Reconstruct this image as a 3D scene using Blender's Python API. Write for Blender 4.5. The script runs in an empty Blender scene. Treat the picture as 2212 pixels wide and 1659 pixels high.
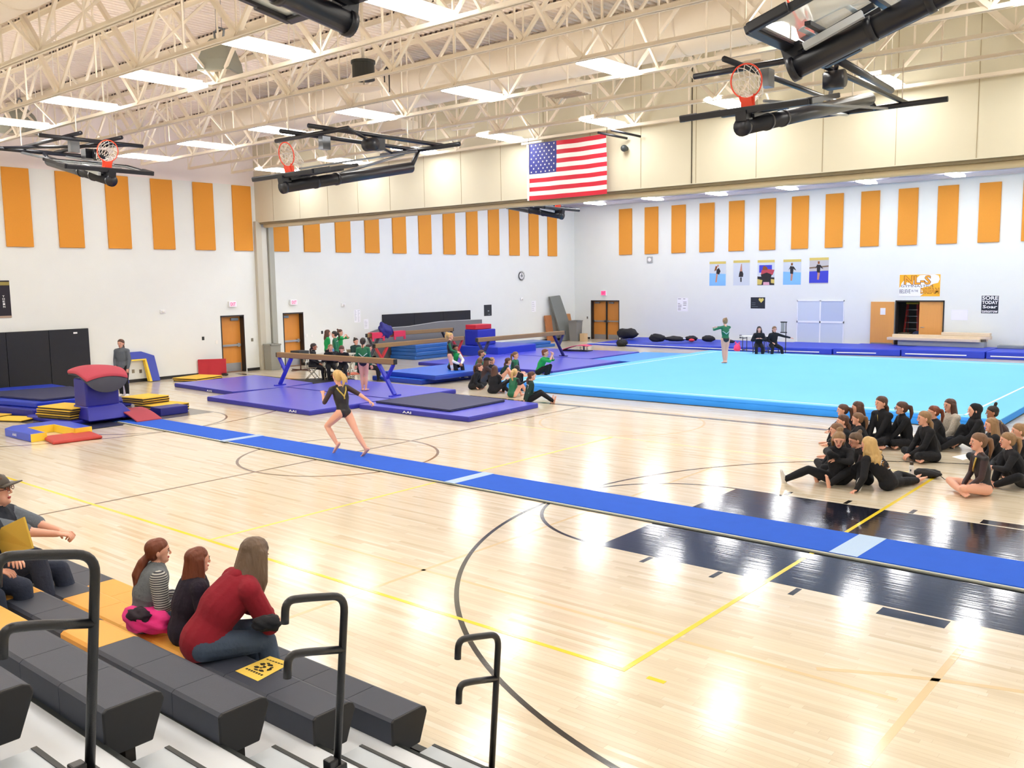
import bpy, bmesh, math, random, time
import numpy as np
from mathutils import Vector, Matrix, Euler
random.seed(7); RNG = np.random.RandomState(7)
PI = math.pi
scene = bpy.context.scene
COL = scene.collection
T0 = time.time()

# ---------------------------------------------------------------- camera
# World frame: metres, floor z = 0, x across the hall (left wall at -22.5), y towards the far wall (28.77),
# origin in the middle of the near free-throw line.
FPX, YAW, PITCH, ROLL = 1951.18, 0.6972, -0.1145, -0.0148
CAM = Vector((5.950, -10.4995, 3.1528))
_f = Vector((-math.sin(YAW)*math.cos(PITCH), math.cos(YAW)*math.cos(PITCH), math.sin(PITCH)))
_r = Vector((math.cos(YAW), math.sin(YAW), 0)); _u = _r.cross(_f)
_r2 = _r*math.cos(ROLL)+_u*math.sin(ROLL); _u2 = -_r*math.sin(ROLL)+_u*math.cos(ROLL)
cd = bpy.data.cameras.new('camera'); cam = bpy.data.objects.new('camera', cd); COL.objects.link(cam)
cd.sensor_width = 36; cd.lens = FPX/2212*36; cd.clip_end = 200
M = Matrix.Identity(4)
for i in range(3): M[i][0] = _r2[i]; M[i][1] = _u2[i]; M[i][2] = -_f[i]; M[i][3] = CAM[i]
cam.matrix_world = M
scene.camera = cam
# ---------------------------------------------------------------- world, view
w = bpy.data.worlds.new('world'); scene.world = w; w.use_nodes = True
w.node_tree.nodes['Background'].inputs[0].default_value = (0.9, 0.92, 1.0, 1)
w.node_tree.nodes['Background'].inputs[1].default_value = 0.3
scene.view_settings.view_transform = 'Standard'; scene.view_settings.look = 'None'
scene.view_settings.gamma = 1.0; scene.view_settings.use_curve_mapping = False
scene.view_settings.exposure = 0.72
scene.cycles.max_bounces = 7; scene.cycles.diffuse_bounces = 6; scene.cycles.glossy_bounces = 3
scene.cycles.transparent_max_bounces = 8; scene.cycles.caustics_reflective = False; scene.cycles.caustics_refractive = False
LAMP = 17.0      # radiance of the high-bay lamps over the near courts
LAMP_FAR = 22.0

def ray(px, py):
    return _f + _r2*((px-1106)/FPX) - _u2*((py-829.5)/FPX)
def at(px, py, z=0.0, ax=2):                     # point where the photograph's pixel meets a plane
    d = ray(px, py); t = (z-CAM[ax])/d[ax]; return CAM+d*t
def depth_at(px, py, t): return CAM+ray(px, py)*t
XL, YF = -22.5, 28.77
def WL(px, py): p = at(px, py, XL, 0); return p.y, p.z
def WF(px, py): p = at(px, py, YF, 1); return p.x, p.z

# ---------------------------------------------------------------- materials
def lin(c):
    c = [x/255 for x in c]
    return tuple((x/12.92 if x <= .04045 else ((x+.055)/1.055)**2.4) for x in c)+(1,)
MATS = {}
def mat(name, rgb, rough=.6, metal=0, var=0.0, vscale=8, bump=0, bscale=60, spec=.5, emit=0, coat=0, alpha=1, stretch=(1,1,1), ecol=None):
    if name in MATS: return MATS[name]
    m = bpy.data.materials.new(name); m.use_nodes = True; nt = m.node_tree; b = nt.nodes['Principled BSDF']
    b.inputs['Base Color'].default_value = lin(rgb); b.inputs['Roughness'].default_value = rough
    b.inputs['Metallic'].default_value = metal; b.inputs['Specular IOR Level'].default_value = spec
    b.inputs['Coat Weight'].default_value = coat; b.inputs['Alpha'].default_value = alpha
    if emit:
        b.inputs['Emission Color'].default_value = lin(ecol or rgb); b.inputs['Emission Strength'].default_value = emit
    tc = None
    if var or bump:
        tc = nt.nodes.new('ShaderNodeTexCoord'); mp = nt.nodes.new('ShaderNodeMapping'); mp.inputs['Scale'].default_value = stretch
        nt.links.new(tc.outputs['Object'], mp.inputs[0])
    if var:
        n = nt.nodes.new('ShaderNodeTexNoise'); n.inputs['Scale'].default_value = vscale; n.inputs['Detail'].default_value = 4
        nt.links.new(mp.outputs[0], n.inputs['Vector'])
        mx = nt.nodes.new('ShaderNodeMix'); mx.data_type = 'RGBA'
        c = lin(rgb); mx.inputs[6].default_value = tuple(v*(1-var) for v in c[:3])+(1,); mx.inputs[7].default_value = tuple(min(1, v*(1+var)) for v in c[:3])+(1,)
        nt.links.new(n.outputs[0], mx.inputs[0]); nt.links.new(mx.outputs[2], b.inputs['Base Color'])
    if bump:
        n2 = nt.nodes.new('ShaderNodeTexNoise'); n2.inputs['Scale'].default_value = bscale; n2.inputs['Detail'].default_value = 3
        nt.links.new(mp.outputs[0], n2.inputs['Vector']); bp = nt.nodes.new('ShaderNodeBump'); bp.inputs['Strength'].default_value = bump
        bp.inputs['Distance'].default_value = .02
        nt.links.new(n2.outputs[0], bp.inputs['Height']); nt.links.new(bp.outputs[0], b.inputs['Normal'])
    MATS[name] = m; return m

# ---------------------------------------------------------------- objects
def tag(o, label=None, cat=None, group=None, kind=None):
    if label: o['label'] = label
    if cat: o['category'] = cat
    if group: o['group'] = group
    if kind: o['kind'] = kind
    return o
def thing(name, loc, label, cat, group=None, kind=None):
    o = bpy.data.objects.new(name, None); COL.objects.link(o); o.location = loc; o.empty_display_size = .1
    return tag(o, label, cat, group, kind)
def wloc(o):
    v = Vector((0,0,0))
    while o is not None: v += Vector(o.location); o = o.parent
    return v
def link(name, me, parent=None, loc=(0,0,0)):
    o = bpy.data.objects.new(name, me); COL.objects.link(o); o.location = loc
    if parent is not None: o.parent = parent
    return o

class MB:
    """collects primitives in world coordinates, build() links them as ONE object"""
    def __init__(s, X=None): s.v=[]; s.f=[]; s.m=[]; s.sm=[]; s.X=X
    def add(s, vs, fs, mi=0, smooth=False):
        o=len(s.v)
        s.v += [tuple(s.X @ Vector(v)) for v in vs] if s.X is not None else [tuple(v) for v in vs]
        s.f += [tuple(i+o for i in f) for f in fs]; s.m += [mi]*len(fs); s.sm += [smooth]*len(fs); return s
    def box(s, x0,x1,y0,y1,z0,z1, mi=0):
        v=[(x0,y0,z0),(x1,y0,z0),(x1,y1,z0),(x0,y1,z0),(x0,y0,z1),(x1,y0,z1),(x1,y1,z1),(x0,y1,z1)]
        return s.add(v,[(0,3,2,1),(4,5,6,7),(0,1,5,4),(1,2,6,5),(2,3,7,6),(3,0,4,7)],mi)
    def obox(s, c, ax, ay, az, mi=0):                       # oriented box: centre and three half-axis vectors
        c,ax,ay,az=map(Vector,(c,ax,ay,az)); v=[]
        for k in (-1,1):
            for i,j in ((-1,-1),(1,-1),(1,1),(-1,1)): v.append(c+ax*i+ay*j+az*k)
        return s.add(v,[(0,3,2,1),(4,5,6,7),(0,1,5,4),(1,2,6,5),(2,3,7,6),(3,0,4,7)],mi)
    def bar(s, a, b, w, h, up=(0,0,1), mi=0):
        a,b=Vector(a),Vector(b); d=(b-a); L=d.length; d.normalize(); u=Vector(up)
        if abs(d.dot(u))>.98: u=Vector((1,0,0))
        sx=d.cross(u).normalized(); u=sx.cross(d).normalized()
        return s.obox((a+b)/2, d*L/2, sx*w/2, u*h/2, mi)
    def prism(s, poly, z0, z1, mi=0):
        n=len(poly); A=sum(poly[i][0]*poly[(i+1)%n][1]-poly[(i+1)%n][0]*poly[i][1] for i in range(n))
        if A<0: poly=poly[::-1]
        v=[(p[0],p[1],z0) for p in poly]+[(p[0],p[1],z1) for p in poly]
        f=[tuple(range(n-1,-1,-1)),tuple(range(n,2*n))]+[(i,(i+1)%n,n+(i+1)%n,n+i) for i in range(n)]
        return s.add(v,f,mi)
    def extr(s, poly3, d, mi=0):                            # planar polygon of 3-D points swept by a vector
        n=len(poly3); d=Vector(d); v=[Vector(p) for p in poly3]+[Vector(p)+d for p in poly3]
        f=[tuple(range(n-1,-1,-1)),tuple(range(n,2*n))]+[(i,(i+1)%n,n+(i+1)%n,n+i) for i in range(n)]
        return s.add(v,f,mi)
    def tube(s, pts, r, seg=8, mi=0, closed=False, caps=True):
        pts=[Vector(p) for p in pts]; n=len(pts); rs=r if isinstance(r,(list,tuple)) else [r]*n
        v=[]; ref=None
        for i,p in enumerate(pts):
            if closed: d=pts[(i+1)%n]-pts[i-1]
            else: d=pts[min(i+1,n-1)]-pts[max(i-1,0)]
            d.normalize()
            if ref is None: ref=Vector((0,0,1)) if abs(d.z)<.9 else Vector((1,0,0))
            a=d.cross(ref).normalized(); b=a.cross(d).normalized(); ref=b
            for k in range(seg):
                t=2*PI*k/seg; v.append(p+a*(math.cos(t)*rs[i])+b*(math.sin(t)*rs[i]))
        f=[]
        for i in range(n if closed else n-1):
            j=(i+1)%n
            for k in range(seg):
                l=(k+1)%seg; f.append((i*seg+k,i*seg+l,j*seg+l,j*seg+k))
        if not closed and caps: f+=[tuple(range(seg-1,-1,-1)),tuple(range((n-1)*seg,n*seg))]
        return s.add(v,f,mi,True)
    def ell(s, c, r, seg=12, rings=8, mi=0, R=None):
        c=Vector(c); v=[]; f=[]
        for i in range(rings+1):
            t=PI*i/rings
            for k in range(seg):
                a=2*PI*k/seg; q=Vector((r[0]*math.sin(t)*math.cos(a), r[1]*math.sin(t)*math.sin(a), r[2]*math.cos(t)))
                v.append(c+(R@q if R else q))
        for i in range(rings):
            for k in range(seg):
                l=(k+1)%seg; f.append((i*seg+k,(i+1)*seg+k,(i+1)*seg+l,i*seg+l))
        return s.add(v,f,mi,True)
    def cyl(s, c, r, z0, z1, seg=16, mi=0, r1=None):
        r1=r if r1 is None else r1; v=[]
        for z,q in ((z0,r),(z1,r1)):
            for k in range(seg): v.append((c[0]+q*math.cos(2*PI*k/seg), c[1]+q*math.sin(2*PI*k/seg), z))
        f=[tuple(range(seg-1,-1,-1)),tuple(range(seg,2*seg))]+[(k,(k+1)%seg,seg+(k+1)%seg,seg+k) for k in range(seg)]
        return s.add(v,f,mi)
    def build(s, name, mats, parent=None, bevel=0, seg=2):
        off=wloc(parent) if parent is not None else Vector((0,0,0))
        me=bpy.data.meshes.new(name); V=np.array(s.v,dtype=np.float64)-np.array(off)
        me.from_pydata(V.tolist(),[],s.f)
        if not isinstance(mats,(list,tuple)): mats=[mats]
        for m in mats: me.materials.append(m)
        me.polygons.foreach_set('material_index',s.m); me.polygons.foreach_set('use_smooth',s.sm)
        me.update(); o=link(name,me,parent)
        if bevel:
            b=o.modifiers.new('bevel','BEVEL'); b.width=bevel; b.segments=seg; b.limit_method='ANGLE'; b.angle_limit=math.radians(40)
        return o

def text_obj(name, body, mt, origin, right, up, height, width=None, depth=.003, parent=None, bold=0.0, spacing=1.0):
    """flat lettering fitted into a box: origin lower left, right/up unit vectors"""
    cu=bpy.data.curves.new(name,'FONT'); cu.body=body; cu.size=1; cu.offset=bold; cu.space_character=spacing
    cu.resolution_u=2
    tmp=bpy.data.objects.new(name,cu); COL.objects.link(tmp); dg=bpy.context.evaluated_depsgraph_get(); dg.update()
    me=bpy.data.meshes.new_from_object(tmp.evaluated_get(dg)); bpy.data.objects.remove(tmp); bpy.data.curves.remove(cu)
    V=np.array([v.co[:] for v in me.vertices]); F=[tuple(p.vertices) for p in me.polygons]; bpy.data.meshes.remove(me)
    if len(V)==0: return None
    mn=V.min(0); mx=V.max(0); sc=height/(mx[1]-mn[1]); sx=sc if width is None else width/(mx[0]-mn[0])
    R=np.array(Vector(right).normalized()); U=np.array(Vector(up).normalized()); N=np.cross(R,U)
    W=np.array(origin)+np.outer((V[:,0]-mn[0])*sx,R)+np.outer((V[:,1]-mn[1])*sc,U)+N*depth
    mb=MB(); mb.v=[tuple(x) for x in W]; mb.f=F; mb.m=[0]*len(F); mb.sm=[False]*len(F)
    return mb.build(name,mt,parent)
# ================================================================ SETTING
m_maple_d = mat('maple_gap',(150,118,80),.5)
def wood_mat(name, objrandom):
    m=bpy.data.materials.new(name); m.use_nodes=True; nt=m.node_tree; N=nt.nodes; L=nt.links; b=N['Principled BSDF']
    tc=N.new('ShaderNodeNewGeometry'); mp=N.new('ShaderNodeMapping'); mp.inputs['Scale'].default_value=(.8,14,1); L.new(tc.outputs['Position'],mp.inputs[0])
    n=N.new('ShaderNodeTexNoise'); n.inputs['Scale'].default_value=2.2; n.inputs['Detail'].default_value=5; L.new(mp.outputs[0],n.inputs['Vector'])
    if objrandom:
        a=N.new('ShaderNodeObjectInfo'); val=a.outputs['Random']
    else:
        a=N.new('ShaderNodeAttribute'); a.attribute_name='tone'; val=a.outputs['Fac']
    r=N.new('ShaderNodeValToRGB'); e=r.color_ramp.elements
    e[0].position=0; e[0].color=lin((212,196,168)); e[1].position=1; e[1].color=lin((230,222,204))
    for p,c in ((.10,(220,206,182)),(.5,(227,214,190)),(.85,(230,218,196))):
        q=r.color_ramp.elements.new(p); q.color=lin(c)
    L.new(val,r.inputs[0])
    mx=N.new('ShaderNodeMix'); mx.data_type='RGBA'; mx.blend_type='MULTIPLY'; mx.inputs[0].default_value=1
    r2=N.new('ShaderNodeValToRGB'); r2.color_ramp.elements[0].color=(.95,.93,.90,1); r2.color_ramp.elements[1].color=(1,1,1,1); r2.color_ramp.elements[0].position=.25; r2.color_ramp.elements[1].position=.6
    L.new(n.outputs[0],r2.inputs[0]); L.new(r.outputs[0],mx.inputs[6]); L.new(r2.outputs[0],mx.inputs[7]); L.new(mx.outputs[2],b.inputs['Base Color'])
    gloss(m, .15)
    return m
def gloss(m, rough):
    nt=m.node_tree; N=nt.nodes; L=nt.links; b=N['Principled BSDF']
    b.inputs['Roughness'].default_value=rough; b.inputs['Specular IOR Level'].default_value=.6
    g=N.new('ShaderNodeNewGeometry'); mp=N.new('ShaderNodeMapping'); mp.inputs['Scale'].default_value=(.9,17,1); L.new(g.outputs['Position'],mp.inputs[0])
    n=N.new('ShaderNodeTexNoise'); n.inputs['Scale'].default_value=1.1; n.inputs['Detail'].default_value=2; L.new(mp.outputs[0],n.inputs['Vector'])
    bu=N.new('ShaderNodeBump'); bu.inputs['Strength'].default_value=.25; bu.inputs['Distance'].default_value=.004
    L.new(n.outputs[0],bu.inputs['Height']); L.new(bu.outputs[0],b.inputs['Normal'])
m_plank=wood_mat('maple_strip',True); m_field=wood_mat('maple_field',False)

XR, YB = 9.3, -14.5
floor=MB().box(XL-.4,XR,YB,YF+.35,-.25,-.006).build('floor',m_maple_d); tag(floor,kind='structure')
# maple strips: nearest ones singly, the rest as one field
PW=.0572; near=(-1.2,5.6,-6.38,-4.6)
verts=[]; tones=[]; singles=[]
y=YB; rows=[]
while y<YF: rows.append(y); y+=PW
for y in rows:
    inwin = near[2]<=y<near[3]
    spans=[(XL,near[0],0),(near[0],near[1],1),(near[1],XR,0)] if inwin else [(XL,XR,0)]
    for a,b,w_ in spans:
        x=a
        while x<b-1e-6:
            Ln=random.uniform(.45,1.5) if not w_ else random.uniform(.7,1.5)
            e=min(b,x+Ln)
            if b-e<.3: e=b
            if w_ and len(singles)<295: singles.append((x,e,y))
            else: verts.append((x+.0004,e-.0004,y+.0004,y+PW-.0004)); tones.append(random.random())
            x=e
V=np.array(verts); n=len(V)
P=np.zeros((n,4,3)); P[:,0,0]=V[:,0];P[:,1,0]=V[:,1];P[:,2,0]=V[:,1];P[:,3,0]=V[:,0]
P[:,0,1]=V[:,2];P[:,1,1]=V[:,2];P[:,2,1]=V[:,3];P[:,3,1]=V[:,3]
me=bpy.data.meshes.new('floor_strips'); me.vertices.add(4*n); me.vertices.foreach_set('co',P.ravel())
me.loops.add(4*n); me.loops.foreach_set('vertex_index',np.arange(4*n)); me.polygons.add(n)
me.polygons.foreach_set('loop_start',np.arange(0,4*n,4)); me.polygons.foreach_set('loop_total',np.full(n,4)); me.update()
at_=me.attributes.new('tone','FLOAT','FACE'); at_.data.foreach_set('value',np.array(tones,dtype=np.float32))
me.materials.append(m_field); fs=link('floor_strips',me,floor); fs['kind']='stuff'
pm=MB().box(.0004,.9996,.0004,PW-.0004,-.006,0); base=None
for (x,e,y) in singles:
    if base is None:
        base=pm.build('plank',m_plank,floor,bevel=0); o=base
    else:
        o=base.copy(); COL.objects.link(o)
    o.location=(x,y,0); o.scale=(e-x,1,1)

# painted court markings, thin paint films on the boards (parts of the floor)
def paint(name, rgb, rough=.13):
    if name in MATS: return MATS[name]
    m=mat(name,rgb,rough); gloss(m,rough); return m
p_navy=paint('key_paint',(28,30,44),.1); p_blk=paint('line_black',(38,34,32)); p_brn=paint('line_brown',(120,86,50))
p_yel=paint('line_yellow',(244,216,60)); p_tan=paint('line_tan',(222,198,158)); p_gry_sheen=paint('key_sheen_grey',(112,106,98),.16)  # grey of the opposite key: floor reflection put into the dark paint's colour
def flat(name, quads, m, z=.0012, parent=None):
    mb=MB()
    for q in quads: mb.prism(q,.0002,z)
    return mb.build(name,m,parent or floor)
def arc(cx,cy,r,w_,a0,a1,n=72):
    out=[]
    for i in range(n):
        t0=a0+(a1-a0)*i/n; t1=a0+(a1-a0)*(i+1)/n
        out.append([(cx+(r-w_)*math.cos(t0),cy+(r-w_)*math.sin(t0)),(cx+r*math.cos(t0),cy+r*math.sin(t0)),(cx+r*math.cos(t1),cy+r*math.sin(t1)),(cx+(r-w_)*math.cos(t1),cy+(r-w_)*math.sin(t1))])
    return out
def rect(x0,x1,y0,y1): return [[(x0,y0),(x1,y0),(x1,y1),(x0,y1)]]
flat('court_key',rect(0,5.79,-1.83,1.83),p_navy,.001)
flat('free_throw_arc',arc(0,0,1.83,.05,PI/2,1.5*PI),p_blk)
flat('three_point_arc',arc(4.19,0,6.02,.05,PI/2,1.5*PI,140),p_blk,.0015)
for sgn in (-1,1):
    for x in (.71,1.57,2.44): flat('lane_mark',rect(x,x+.06,sgn*1.85,sgn*2.08),p_blk)
    flat('lane_block',rect(3.3,3.9,sgn*1.87,sgn*2.08),p_navy)
flat('court_key',rect(-19.82,-14.02,-1.83,1.83),p_gry_sheen,.001)
flat('free_throw_arc',arc(-14.02,0,1.83,.05,-PI/2,PI/2),p_brn)
flat('three_point_arc',arc(-18.21,0,6.02,.05,-PI/2,PI/2,100),p_brn,.0015)
flat('centre_circle',arc(-7.01,0,1.83,.05,0,2*PI,120),p_brn)
flat('centre_line',rect(-7.035,-6.985,-7.6,7.6),p_brn,.0016)
flat('side_line',rect(-22,8.6,7.6,7.78),paint('line_dark',(84,72,62)),.0016)
flat('side_line',rect(-22,8.6,7.86,7.9),p_tan)
flat('volleyball_side_line',rect(-15.9,2.14,-4.59,-4.54),p_yel,.002)
flat('volleyball_side_line',rect(-15.9,2.14,4.46,4.5),mat('line_faint_yellow',(240,224,150),.3),.002)
flat('volleyball_end_line',rect(2.09,2.14,-4.54,4.5),p_yel,.002)
flat('volleyball_attack_line',rect(-4.0,-3.95,-4.54,4.46),mat('line_pale_yellow',(244,226,112),.25),.002)
flat('volleyball_service_mark',rect(2.34,2.5,-4.59,-4.54),p_yel,.002)
flat('side_court_arc',arc(6.3,-9.0,6.2,.06,PI*.28,PI*.66,60),p_tan,.0008)
flat('side_court_line',rect(-1.03,-.98,-6.3,3),p_tan,.0008)
flat('side_court_line',rect(4.1,4.16,-6.3,6),p_tan,.0008)
flat('side_court_line',rect(-3,4,-3.78,-3.73),p_tan,.0008)
flat('side_court_circle',arc(-4.9,6.2,1.83,.05,0,2*PI,60),p_tan,.0008)

# walls
m_wall=mat('wall_paint',(230,233,229),.75,var=.02,vscale=2,bump=.12,bscale=30); m_wallup=mat('wall_paint_upper',(240,232,230),.8)
m_dark=mat('door_frame_dark',(44,40,38),.45); m_base=mat('rubber_base',(36,34,34),.5)
def wall(name, segs, mats, lab=None):
    mb=MB()
    for (x0,x1,y0,y1,z0,z1,mi) in segs: mb.box(x0,x1,y0,y1,z0,z1,mi)
    o=mb.build(name,mats); tag(o,lab,kind='structure'); return o
ZT=6.66
DL=[(7.45,8.42,2.05),(10.10,11.05,2.05)]
segs=[]
ys=[YB]+[v for d in DL for v in d[:2]]+[YF]
for i in range(0,len(ys),2): segs.append((XL-.3,XL,ys[i],ys[i+1],0,ZT,0))
for a,b,h in DL: segs.append((XL-.3,XL,a,b,h,ZT,0))
segs.append((XL-.3,XL+.001,YB,YF,ZT,8.6,1))
wall('wall_left',segs,[m_wall,m_wallup])
DF=[(-21.45,-19.67,2.04),(-6.01,-4.10,2.08)]
xs=[XL-.3]+[v for d in DF for v in d[:2]]+[XR]
segs=[(xs[i],xs[i+1],YF,YF+.3,0,8.6,0) for i in range(0,len(xs),2)]+[(a,b,YF,YF+.3,h,8.6,0) for a,b,h in DF]
wall('wall_far',segs,[m_wall])
wall('wall_right',[(XR,XR+.3,YB,YF+.3,0,8.6,0)],[m_wall]); wall('wall_back',[(XL-.3,XR+.3,YB-.3,YB,0,8.6,0)],[m_wall])
o=MB().box(XL,XL+.015,YB,7.40,0,.1).box(XL,XL+.015,8.46,8.98,0,.1).box(XL,XL+.015,9.74,10.05,0,.1).box(XL,XL+.015,11.1,YF,0,.1).build('baseboard_left',m_base); tag(o,kind='structure')
o=MB().box(XL,-21.5,YF-.015,YF,0,.1).box(-19.6,-6.1,YF-.015,YF,0,.1).box(-4.05,XR,YF-.015,YF,0,.1).build('baseboard_far',m_base); tag(o,kind='structure')

# storage room behind the open doors
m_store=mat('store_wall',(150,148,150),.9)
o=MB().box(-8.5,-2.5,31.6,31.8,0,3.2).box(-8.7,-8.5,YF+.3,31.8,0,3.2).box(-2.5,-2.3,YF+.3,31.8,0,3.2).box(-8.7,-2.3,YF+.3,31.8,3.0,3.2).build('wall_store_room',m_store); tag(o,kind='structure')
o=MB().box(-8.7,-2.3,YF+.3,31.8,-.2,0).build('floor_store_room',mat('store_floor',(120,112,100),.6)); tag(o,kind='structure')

# pilasters of the divider track on the left wall
m_pil=mat('pilaster_paint',(196,190,172),.7); m_pilg=mat('pilaster_steel',(168,168,156),.6)
o=MB().box(XL,XL+.16,8.98,9.22,0,5.4).build('trim_1',m_pil,bevel=.01); tag(o,'beige pilaster under the left end of the bulkhead',kind='structure')
o=MB().box(XL,XL+.07,9.22,9.5,0,5.35).build('trim_2',mat('pilaster_white',(214,212,200),.7)); tag(o,kind='structure')
o=MB().box(XL,XL+.16,9.52,9.74,0,5.32).build('trim_3',m_pilg,bevel=.01); tag(o,'grey steel divider post on the left wall',kind='structure')

# bulkhead of the folded divider
m_bulk=mat('bulkhead_canvas',(210,205,184),.8,var=.05,vscale=.8,bump=.2,bscale=3)
bk=MB().box(XL,XR,9.1,9.14,5.36,8.5).build('trim_4',m_bulk); tag(bk,'cream bulkhead spanning the hall above the divider',kind='structure')
for x in [XL+1.1+i*1.52 for i in range(21)]:
    MB().bar((x,9.1,5.38),(x,9.1,8.45),.012,.012).build('seam',mat('seam_dark',(168,154,126),.9),bk)
MB().bar((-4.79,9.092,5.38),(-4.79,9.092,8.45),.02,.02).build('seam',mat('seam_black',(70,62,50),.9),bk)
o=MB().box(XL,XR,9.16,9.62,5.30,8.5).build('trim_5',mat('bulkhead_core',(150,138,112),.9)); tag(o,'recessed core of the bulkhead',kind='structure')
pts=[]
n=60
for i in range(n+1):
    x=XL+.25+(XR-XL-.25)*i/n; pts.append((x,9.32+.015*math.sin(i*1.3),5.245+.008*math.sin(i*.9+1)))
o=MB().tube(pts,.085,12).build('trim_6',mat('divider_roll',(206,192,158),.8,bump=.3,bscale=6)); tag(o,'rolled divider curtain hem under the bulkhead',kind='structure')

# roof deck
m_deck=mat('deck_paint',(238,226,214),.75)
prof=[]; x=XL; k=0
while x<XR:
    prof += [(x,8.50),(x+.09,8.50),(x+.11,8.55),(x+.14,8.55)]; x+=.16
v=[];f=[]
for (a,z) in prof: v.append((a,YB,z)); v.append((a,YF,z))
for i in range(len(prof)-1): f.append((2*i,2*i+1,2*i+3,2*i+2))
mb=MB(); mb.add(v,f); mb.box(XL-.3,XR+.3,YB-.3,YF+.3,8.6,8.8)
o=mb.build('ceiling',m_deck); tag(o,kind='structure')

# roof trusses: double-angle chords, round web members each its own part
m_tr=mat('truss_paint',(240,230,214),.6); m_gap_shade=mat('deck_gap_shade',(60,48,44),.9)
ZB,ZTP=6.83,8.46
X0,X1=-21.0,8.6
def seg_mesh(name,m,r,box=False):
    mb=MB()
    if box: mb.box(-1,1,-1,1,0,1)
    else: mb.tube([(0,0,0),(0,0,1)],1,6)
    me=bpy.data.meshes.new(name); me.from_pydata(mb.v,[],mb.f); me.materials.append(m); me.polygons.foreach_set('use_smooth',mb.sm); return me
ME_WEB=seg_mesh('web_member',m_tr,.03,True)
def member(name, me, a, b, rx, ry, parent):
    off=wloc(parent); a=Vector(a)-off; b=Vector(b)-off; d=b-a
    o=link(name,me,parent); o.rotation_mode='QUATERNION'; o.rotation_quaternion=d.to_track_quat('Z','Y'); o.location=a; o.scale=(rx,ry,d.length); return o
TRY=[8.81-1.588*k for k in range(0,14)]
FARY=[10.4+1.588*k for k in range(12)]
for ti,y in enumerate(TRY):
    nth=['first','second','third','fourth','fifth','sixth','seventh','eighth','ninth','tenth','eleventh','twelfth','thirteenth','fourteenth'][ti]
    t=thing('roof_truss',(0,y,ZB),'cream steel roof truss, the %s one counted from the bulkhead' % nth,'truss','roof trusses over the near courts')
    MB().box(X0,X1,y-.055,y-.012,ZB,ZB+.012).box(X0,X1,y+.012,y+.055,ZB,ZB+.012).box(X0,X1,y-.018,y-.010,ZB,ZB+.075).box(X0,X1,y+.010,y+.018,ZB,ZB+.075).build('bottom_chord',m_tr,t)
    MB().box(XL,XR,y-.065,y+.065,ZTP-.012,ZTP).box(XL,XR,y-.02,y+.02,ZTP-.1,ZTP-.012).build('top_chord',m_tr,t)
    np_=10; dx=(X1-X0)/np_
    for i in range(np_):
        a=X0+i*dx; m_=a+dx/2
        member('web_member',ME_WEB,(a,y,ZB+.05),(m_,y,ZTP-.03),.026,.026,t)
        member('web_member',ME_WEB,(a+dx,y,ZB+.05),(m_,y,ZTP-.03),.038,.038,t)
        member('web_member',ME_WEB,(m_,y,ZTP-.03),(m_,y,ZB+.05),.014,.014,t)
        member('web_member',ME_WEB,(a,y,ZB+.05),(a,y,ZTP-.03),.012,.012,t)
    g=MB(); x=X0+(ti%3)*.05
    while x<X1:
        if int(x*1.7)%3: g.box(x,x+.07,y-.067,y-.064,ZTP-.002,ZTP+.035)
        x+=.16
    o=g.build('flute_shade',m_gap_shade,t); o['kind']='stuff'  # dark boxes stand in for the shade inside the deck's open flutes
# lower grey ceiling of the back half with its joists
m_lc=mat('back_ceiling',(196,196,210),.8); mb=MB().box(XL,XR,9.62,YF,6.98,7.05)
y=9.8
while y<YF: mb.box(XL,XR,y,y+.08,6.955,6.98); y+=.2
o=mb.build('ceiling_back',m_lc); tag(o,kind='structure')
for k,y in enumerate(FARY):
    o=MB().box(XL,XR,y-.05,y+.05,6.83,6.845).box(XL,XR,y-.012,y+.012,6.845,6.955).build('roof_joist',mat('joist_grey',(200,196,202),.7)); tag(o,'grey roof joist, the %s one behind the bulkhead'%['first','second','third','fourth','fifth','sixth','seventh','eighth','ninth','tenth','eleventh','twelfth'][k],'joist','roof joists over the back half')
# cross bridging between neighbouring trusses
for xb in (-19.36,-15.9,-9.3,-2.7,3.9):
    b=thing('cross_bridging',(xb,0,ZB),'cream cross bridging angles between the roof trusses, %s row from the left wall'%{-19.36:'first',-15.9:'second',-9.3:'third',-2.7:'fourth',3.9:'fifth'}[xb],'bracing','cross bridging rows')
    for i in range(len(TRY)-1):
        ya,yb=TRY[i],TRY[i+1]
        member('brace',ME_WEB,(xb,ya,ZB+.05),(xb,yb,ZTP-.05),.022,.022,b); member('brace',ME_WEB,(xb+.05,ya,ZTP-.05),(xb+.05,yb,ZB+.05),.022,.022,b)

# ducts
m_duct=mat('duct_paint',(236,226,210),.55,var=.02)
def duct(label,y,z,r,x0,x1,seams=1.3):
    d=thing('round_duct',(x0,y,z),label,'duct')
    MB().tube([(x0,y,z),(x1,y,z)],r,32).build('duct_shell',m_duct,d)
    x=x0+.6
    while x<x1:
        MB().tube([(x,y,z),(x+.03,y,z)],r+.014,32).build('seam_ring',m_duct,d); x+=seams
    return d
duct('large round cream air duct between the third and fourth roof trusses',4.84,7.72,.5,-17.5,9.0)
duct('large round cream air duct at the upper left corner of the roof',-4.69,7.66,.55,-12.6,9.0)
def boxy(name,cx,cy,cz,sx,sy,sz,m,label,cat,parent=None,group=None,bev=.01):
    o=MB().box(cx-sx/2,cx+sx/2,cy-sy/2,cy+sy/2,cz-sz/2,cz+sz/2).build(name,m,parent,bevel=bev); 
    if label: tag(o,label,cat,group)
    return o
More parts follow.
